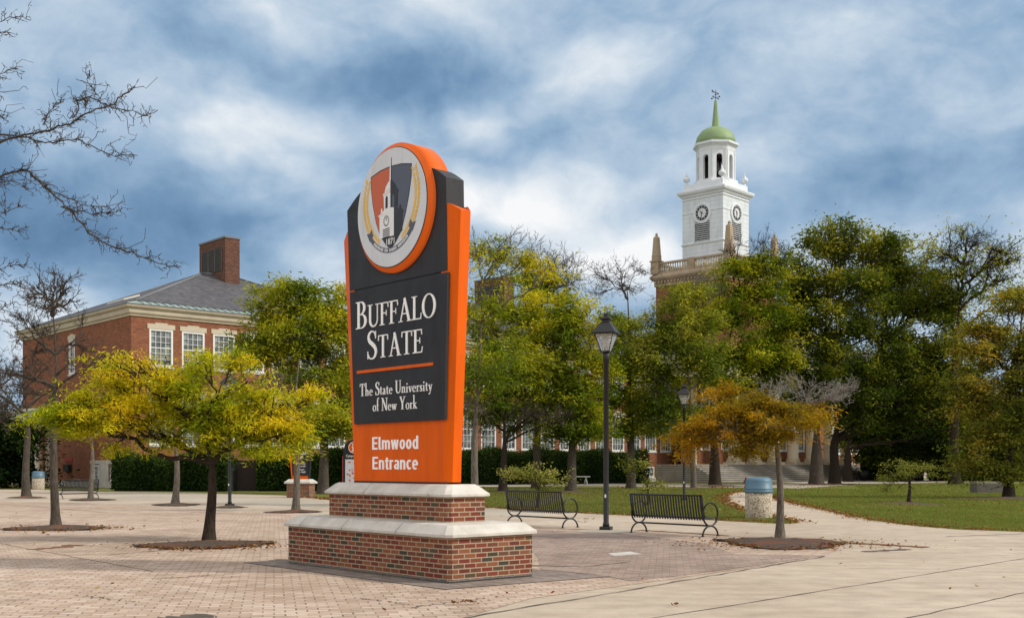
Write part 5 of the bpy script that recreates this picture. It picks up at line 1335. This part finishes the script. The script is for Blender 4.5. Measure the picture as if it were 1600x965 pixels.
# small trees and shrubs on the lawn
tree('small_tree', 'low young tree with pale yellow-green leaves on the right lawn', (1421,786), [(1420,722,34,12),(1395,742,20,10),(1448,732,22,11),(1415,738,25,9),(1385,760,8,7)], r=.08, fork=750, bark='bark_dark', pal='pale', tips=130, leaves=20, seed=61, n1=6, n2=24, warm=.42, lsize=.09, lw=.55, spread=.13, twigr=.008)
tree('small_tree', 'low leafy young tree with pale green leaves behind the left bench', (840,795), padn=6, blobs=[(840,742,40,15),(812,735,20,14),(870,745,20,14),(830,722,14,8),(845,760,30,8)], r=.06, fork=765, bark='bark_dark', pal='pale', tips=160, leaves=20, seed=62, n1=6, n2=26, warm=.5, lsize=.09, lw=.55, spread=.12, twigr=.007)
tree('small_tree', 'sparse pale-leaved young tree just right of the nearest lamp post', (1012,790), padn=6, blobs=[(992,728,18,14),(1012,745,20,12),(1022,758,14,7),(985,715,10,8)], r=.05, fork=765, bark='bark_dark', pal='pale', tips=90, leaves=16, seed=63, n1=5, n2=18, warm=.45, lsize=.09, lw=.55, spread=.13, twigr=.007)
# far left and background
tree('evergreen_tree', 'dark evergreen at the far left edge beside the doorway', (2,762), [(5,700,35,30),(-20,670,40,40),(15,740,20,15),(-30,720,50,30)], r=.3, fork=740, pal='ever', tips=260, leaves=60, seed=71, warm=.4, **big)
tree('bare_tree', 'tangled leafless tree behind the doorway at the far left edge', (-8,764), [], bare_blobs=[(5,600,38,55),(-25,600,40,60),(15,650,25,30)], bare=200, r=.25, fork=720, bark='bark_mid', tips=0, seed=72, twigr=.016)
bgk = [(1180,4,'green'),(1390,5,'dark'),(1470,6,'ever'),(1560,7,'dark'),(1640,8,'dark'),(1720,9,'green'),(700,10,'green')]
lab = {1390:'distant dark tree behind the right hedge',1470:'distant deep green tree beyond the lawn, behind the olive tree',1560:'distant tree behind the stone block',1640:'distant tree past the right edge',1720:'outermost distant tree past the right edge'}
for px, sd, pl in bgk:
    if px not in lab: continue
    tree('distant_tree', lab[px], (px,750.5), [(px,640,60,40),(px-30,690,45,30),(px+35,690,45,30),(px,720,50,15)], r=.4, fork=715, bark='bark_dark', pal=pl, tips=240, leaves=36, seed=80+sd, n1=8, n2=30, warm=.4, lsize=.45, lw=.5, spread=.7, twigr=.02, group='distant trees at the right')
for i, px in enumerate((-60,-130,-210)):
    tree('distant_tree', ['nearest of the trees beyond the left doorway','middle tree beyond the left doorway','outermost tree beyond the left doorway'][i], (px,757), [(px,660,50,40),(px-10,620,40,30),(px,710,50,25)], r=.35, fork=725, bark='bark_dark', pal='dark', tips=160, leaves=36, seed=95+i, n1=6, n2=24, lsize=.45, lw=.5, spread=.6, twigr=.02)

def hedge(label, a, b, ztop, th=1.6, n=26000, seed=1, pal='ever'):
    g = np.random.default_rng(seed); A, B = np.array(G(*a)), np.array(G(*b)); d = B-A; l = np.linalg.norm(d); u = d/l; nr = np.array([-u[1],u[0]])
    if nr[1] < 0: nr = -nr
    t = thing('hedge', label, 'hedge', (A[0],A[1],0))
    mb = MB(); N_ = max(6,int(l/.8)); rings = []
    for i in range(N_+1):
        s_ = i/N_; w = th/2-.18+g.uniform(-.05,.05); h = ztop-.2+g.uniform(-.08,.08)
        c = d*s_+nr*(th/2)
        rings.append([(c[0]-nr[0]*w,c[1]-nr[1]*w,0),(c[0]-nr[0]*w,c[1]-nr[1]*w,h*.85),(c[0]-nr[0]*w*.6,c[1]-nr[1]*w*.6,h),(c[0]+nr[0]*w*.6,c[1]+nr[1]*w*.6,h),(c[0]+nr[0]*w,c[1]+nr[1]*w,h*.85),(c[0]+nr[0]*w,c[1]+nr[1]*w,0)])
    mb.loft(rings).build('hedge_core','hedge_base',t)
    s_ = g.uniform(-.01,1.01,n); f = g.random(n)
    top = f < .35
    bumpy = .20*np.sin(s_*l*1.1+seed)+.12*np.sin(s_*l*2.7+1)
    y = np.where(top, g.uniform(0,th,n), g.normal(.04,.1,n)); z = np.where(top, ztop+bumpy+g.normal(0,.12,n)+.25*(g.random(n) < .05), g.uniform(.05,1,n)*(ztop+bumpy))
    P = np.stack([d[0]*s_+nr[0]*y, d[1]*s_+nr[1]*y, z],1)
    a_ = g.normal(0,1,(n,3)); a_ /= np.linalg.norm(a_,axis=1,keepdims=True); b_ = np.cross(a_, g.normal(0,1,(n,3))); b_ /= np.linalg.norm(b_,axis=1,keepdims=True)
    p = [np.array(c_) for c_ in PAL[pal]]
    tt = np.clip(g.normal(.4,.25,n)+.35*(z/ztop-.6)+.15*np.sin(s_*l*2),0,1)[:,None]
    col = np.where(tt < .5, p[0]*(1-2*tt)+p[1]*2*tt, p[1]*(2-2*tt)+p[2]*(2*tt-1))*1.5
    link('foliage', quads_mesh('foliage', P, a_*.10, b_*.06, col), None, t)
hedge('clipped dark hedge at the foot of the left building, left of the brown cabinet', (176,766.5),(352,767.5), 2.0, seed=1)
hedge('clipped dark hedge right of the brown cabinet, behind the small hall sign', (402,767),(548,766.5), 2.2, seed=2)
hedge('long dark hedge before the brick hall, right of the main sign', (700,757.5),(1012,754.5), 2.75, 2.2, 34000, seed=3)
hedge('low dark hedge right of the portico steps behind the black pot', (1345,750),(1440,750.5), 3.2, 2.5, 16000, seed=4)
hedge('dark hedge beyond the lawn behind the olive tree', (1450,750),(1640,752.5), 2.9, 2.5, 20000, seed=5)

# overhanging leafless branches, tree stands just outside the left edge
def overhang():
    g = np.random.default_rng(9); D = 12.0; s = D/FPX; X0 = -8.6
    t = thing('bare_tree', 'leafless dark branches reaching in from the upper left edge', 'tree', (X0,D,0))
    limbs = [
     ([(-455,560),(-300,330),(-120,240),(0,207),(47,194),(91,181),(124,161),(155,150),(176,132),(196,122)], .05, .3),
     ([(124,163),(150,160),(181,173),(207,181),(243,189),(256,181)], .016, -.2),
     ([(-30,200),(0,207),(31,210),(67,220),(109,215),(140,225),(171,238),(208,237)], .02, .1),
     ([(-455,620),(-250,400),(-100,300),(0,251),(31,267),(57,287),(88,318),(109,344),(135,365),(176,380),(217,394),(256,404)], .042, .5),
     ([(88,318),(119,326),(155,329),(184,321)], .014, .2),
     ([(31,267),(67,288),(104,300),(136,302)], .012, .7),
     ([(-60,320),(0,300),(31,293),(50,296),(62,306)], .014, -.3),
     ([(0,300),(5,331),(21,342),(35,338),(52,331)], .012, -.3),
     ([(-455,590),(-260,320),(-120,200),(-30,155),(0,150),(20,158),(35,170),(42,185)], .028, -.6),
     ([(-80,190),(-20,170),(0,178),(20,195),(35,203)], .012, -.4),
     ([(-300,260),(-120,80),(-40,30),(0,18),(20,14),(34,20)], .02, .2),
     ([(-40,60),(-10,40),(2,33)], .008, .2), ([(-20,120),(0,100),(14,96)], .008, .2),
     ([(155,150),(140,135),(132,118),(138,107)], .008, .1), ([(124,161),(115,140),(118,128)], .008, .3),
     ([(60,190),(70,165),(85,148),(92,140)], .009, .2), ([(100,178),(108,160),(104,145)], .007, .3),
     ([(-80,470),(-20,440),(0,436),(30,450),(56,467),(72,480)], .012, .4), ([(-60,520),(0,470),(20,472)], .009, .2), ([(-50,430),(0,408),(26,404)], .008, .3),
     ([(-20,350),(0,352),(18,356)], .008, .3)]
    trunkP = [(0,0,-.2),(.0,0,1.5),(.1,0,2.6),(.25,0,3.4)]
    parts = []
    def res(P, st):
        P = np.array(P); sg = np.linalg.norm(np.diff(P,axis=0),axis=1); cu = np.concatenate([[0],np.cumsum(sg)]); n = max(4,int(cu[-1]/st)+1)
        q = np.linspace(0,cu[-1],n); return np.stack([np.interp(q,cu,P[:,i]) for i in range(P.shape[1])],1)
    for pl, r, dy in limbs:
        P = smoothpts([(a,b,0) for a,b in pl], 4); P = res(P, 7)
        L3 = np.stack([(P[:,0]-800)*s-X0, dy*np.linspace(.6,1,len(P))+g.normal(0,.012,len(P)).cumsum()*.3, EYE-(P[:,1]-HOR)*s],1)
        L3 += g.normal(0,.008,L3.shape)
        R_ = .5*r*np.linspace(1,.2,len(P))**.9; R_ = np.maximum(R_,.0036)
        R_ = R_*(1+.25*(g.random(len(P)) < .3))
        parts.append(batch_tubes(L3[None], R_[None], 7))
        # spur twigs
        n = int(len(P)*2.3); ii = g.integers(0,len(P)-1,n); p0 = L3[ii]; dirv = L3[np.minimum(ii+1,len(P)-1)]-L3[ii]; dirv /= np.linalg.norm(dirv,axis=1,keepdims=True)+1e-9
        dv = dirv*.7+g.normal(0,.6,(n,3))*np.array([1,.8,1]); dv[:,2] += .25*np.sign(g.random(n)-.3); dv /= np.linalg.norm(dv,axis=1,keepdims=True)
        l = g.uniform(.03,.17,(n,1))*(1+(g.random((n,1)) < .12)*1.4)
        q = p0+dv*l; ct = (p0+q)/2+g.normal(0,.22,(n,3))*l
        Pm = curve(g,p0,q,ct,5,.08); parts.append(batch_tubes(Pm, np.repeat(np.array([[.0034,.0030,.0031,.0024,.0021]]),n,0)*g.uniform(.8,1.2,(n,1)), 4))
        k = n*2; j = np.repeat(np.arange(n),2); p0 = Pm[j,g.integers(1,5,k)]; dv = g.normal(0,1,(k,3)); dv[:,2] += .2; dv /= np.linalg.norm(dv,axis=1,keepdims=True)
        l = g.uniform(.015,.06,(k,1)); q = p0+dv*l; Pn = curve(g,p0,q,(p0+q)/2,3,.1); parts.append(batch_tubes(Pn, np.repeat(np.array([[.0028,.0031,.0022]]),k,0), 4))
    L3 = np.array([[0,0,-.2],[0,0,.8],[.02,0,1.6],[.06,0,2.2],[.1,0,2.8]]); parts.append(batch_tubes(L3[None], np.array([[.2,.16,.14,.12,.06]]), 12))
    link('trunk', np_mesh('trunk', parts, 'bark_mid'), None, t)
overhang()
print('leaf quads', NL[0])

# ------------------------------------------------------------------ world, sun, camera
SUN_AZ = Vx = None
sun_dir = np.array([.80,-.14,.62]); sun_dir /= np.linalg.norm(sun_dir)
elev = math.asin(sun_dir[2])
w = bpy.data.worlds.new('World'); bpy.context.scene.world = w; w.use_nodes = True
nt = w.node_tree; bg = nt.nodes['Background']
sky = N(nt,'ShaderNodeTexSky'); sky.sky_type = 'NISHITA'; sky.sun_disc = False; sky.sun_elevation = elev; sky.sun_rotation = atan2(sun_dir[0], sun_dir[1])
tc = N(nt,'ShaderNodeTexCoord'); gen = tc.outputs['Generated']
def vmath(op, a, b=None):
    m = N(nt,'ShaderNodeVectorMath'); m.operation = op
    for i, v in ((0,a),(1,b)):
        if v is None: continue
        if isinstance(v,(tuple,list)): m.inputs[i].default_value = v
        else: L(nt,v,m.inputs[i])
    return m
mp = N(nt,'ShaderNodeMapping'); mp.inputs['Scale'].default_value = (1,1,1.5); L(nt, gen, mp.inputs['Vector'])
nzc = N(nt,'ShaderNodeTexNoise'); nzc.inputs['Scale'].default_value = 4.5; nzc.inputs['Detail'].default_value = 4; L(nt, mp.outputs[0], nzc.inputs['Vector'])
wv = vmath('SUBTRACT', nzc.outputs['Color'], (.5,.5,.5)); wv2 = vmath('SCALE', wv.outputs[0]); wv2.inputs['Scale'].default_value = .11
warp = vmath('ADD', gen, wv2.outputs[0]).outputs[0]
fac = noise(nt, mp.outputs[0], 4.2, 10, .56)
wm = N(nt,'ShaderNodeMapping'); wm.inputs['Scale'].default_value = (1,1,1.5); wm.inputs['Location'].default_value = (3.1,1.7,.4); L(nt, warp, wm.inputs['Vector'])
fine = noise(nt, wm.outputs[0], 9, 12, .55)
val = math_(nt,'ADD', math_(nt,'MULTIPLY',math_(nt,'SUBTRACT',fac,.5),1.1), math_(nt,'ADD', math_(nt,'MULTIPLY',math_(nt,'SUBTRACT',fine,.5),1.15), .53))
def blob(px,py,rx,ry,amp):
    global val
    v = np.array([(px-800)/FPX,1,(HOR-py)/FPX]); k = np.linalg.norm(v); v /= k
    d = vmath('SUBTRACT', warp, tuple(v)); m2 = vmath('MULTIPLY', d.outputs[0], (FPX/rx, FPX/rx, FPX/ry)); ln = vmath('LENGTH', m2.outputs[0])
    mr = N(nt,'ShaderNodeMapRange'); mr.interpolation_type = 'SMOOTHSTEP'; L(nt, ln.outputs['Value'], mr.inputs['Value'])
    mr.inputs['From Min'].default_value = 0; mr.inputs['From Max'].default_value = 1; mr.inputs['To Min'].default_value = amp; mr.inputs['To Max'].default_value = 0
    val = math_(nt,'ADD', val, mr.outputs['Result'])
for b in ((130,360,420,150,-.34),(620,120,420,80,-.22),(1350,120,400,260,-.14),(870,235,260,90,-.16),(330,60,200,60,-.1),(60,30,240,120,.10),
          (600,40,380,70,.22),(745,190,100,50,.45),(980,90,140,70,.36),(500,215,200,90,.30),(340,200,170,110,.26),(830,300,220,70,.42),(990,380,160,60,.55),(640,330,180,80,.25),(60,470,200,110,.30),(1250,60,200,90,.12),(1130,240,230,120,.22),(1480,330,300,160,-.15),(1500,190,260,60,.1),(400,330,200,80,-.15)):
    blob(*b)
cr = ramp(nt, val, [(0,(.10,.20,.35)),(.22,(.165,.29,.46)),(.45,(.30,.44,.61)),(.68,(.52,.63,.75)),(.88,(.78,.83,.88)),(1,(.93,.94,.95))])
# unseen sky overhead, whitened to add neutral light
sp = N(nt,'ShaderNodeSeparateXYZ'); L(nt, gen, sp.inputs[0])
mr = N(nt,'ShaderNodeMapRange'); L(nt, sp.outputs['Z'], mr.inputs['Value']); mr.inputs['From Min'].default_value = .42; mr.inputs['From Max'].default_value = .8
col = mixc(nt, mr.outputs['Result'], cr, (1.0,.98,.97))
mr2 = N(nt,'ShaderNodeMapRange'); L(nt, sp.outputs['Y'], mr2.inputs['Value']); mr2.inputs['From Min'].default_value = .45; mr2.inputs['From Max'].default_value = -.35
col = mixc(nt, mr2.outputs['Result'], col, (1.02,1.0,.98))  # unseen sky behind the camera, brightened to add frontal light
skys = mixc(nt, 1.0, sky.outputs[0], (.08,.08,.08), 'MULTIPLY')
col = mixc(nt, .06, col, skys)
L(nt, col, bg.inputs['Color']); bg.inputs['Strength'].default_value = 1.05

sl = bpy.data.lights.new('Sun','SUN'); sl.energy = 3.1; sl.angle = radians(5); sl.color = (1,.94,.84)
so = bpy.data.objects.new('Sun', sl); C.objects.link(so)
from mathutils import Vector
so.rotation_euler = Vector(tuple(-sun_dir)).to_track_quat('-Z','Y').to_euler()
cam = bpy.data.cameras.new('Camera'); co = bpy.data.objects.new('Camera', cam); C.objects.link(co)
co.location = (0,0,EYE); co.rotation_euler = (radians(90),0,0)
cam.sensor_width = 36; cam.lens = 36*FPX/1600; cam.shift_y = (HOR-482.5)/1600; cam.clip_end = 6000
sc = bpy.context.scene; sc.camera = co
sc.view_settings.view_transform = 'Standard'; sc.view_settings.look = 'None'; sc.view_settings.exposure = 0
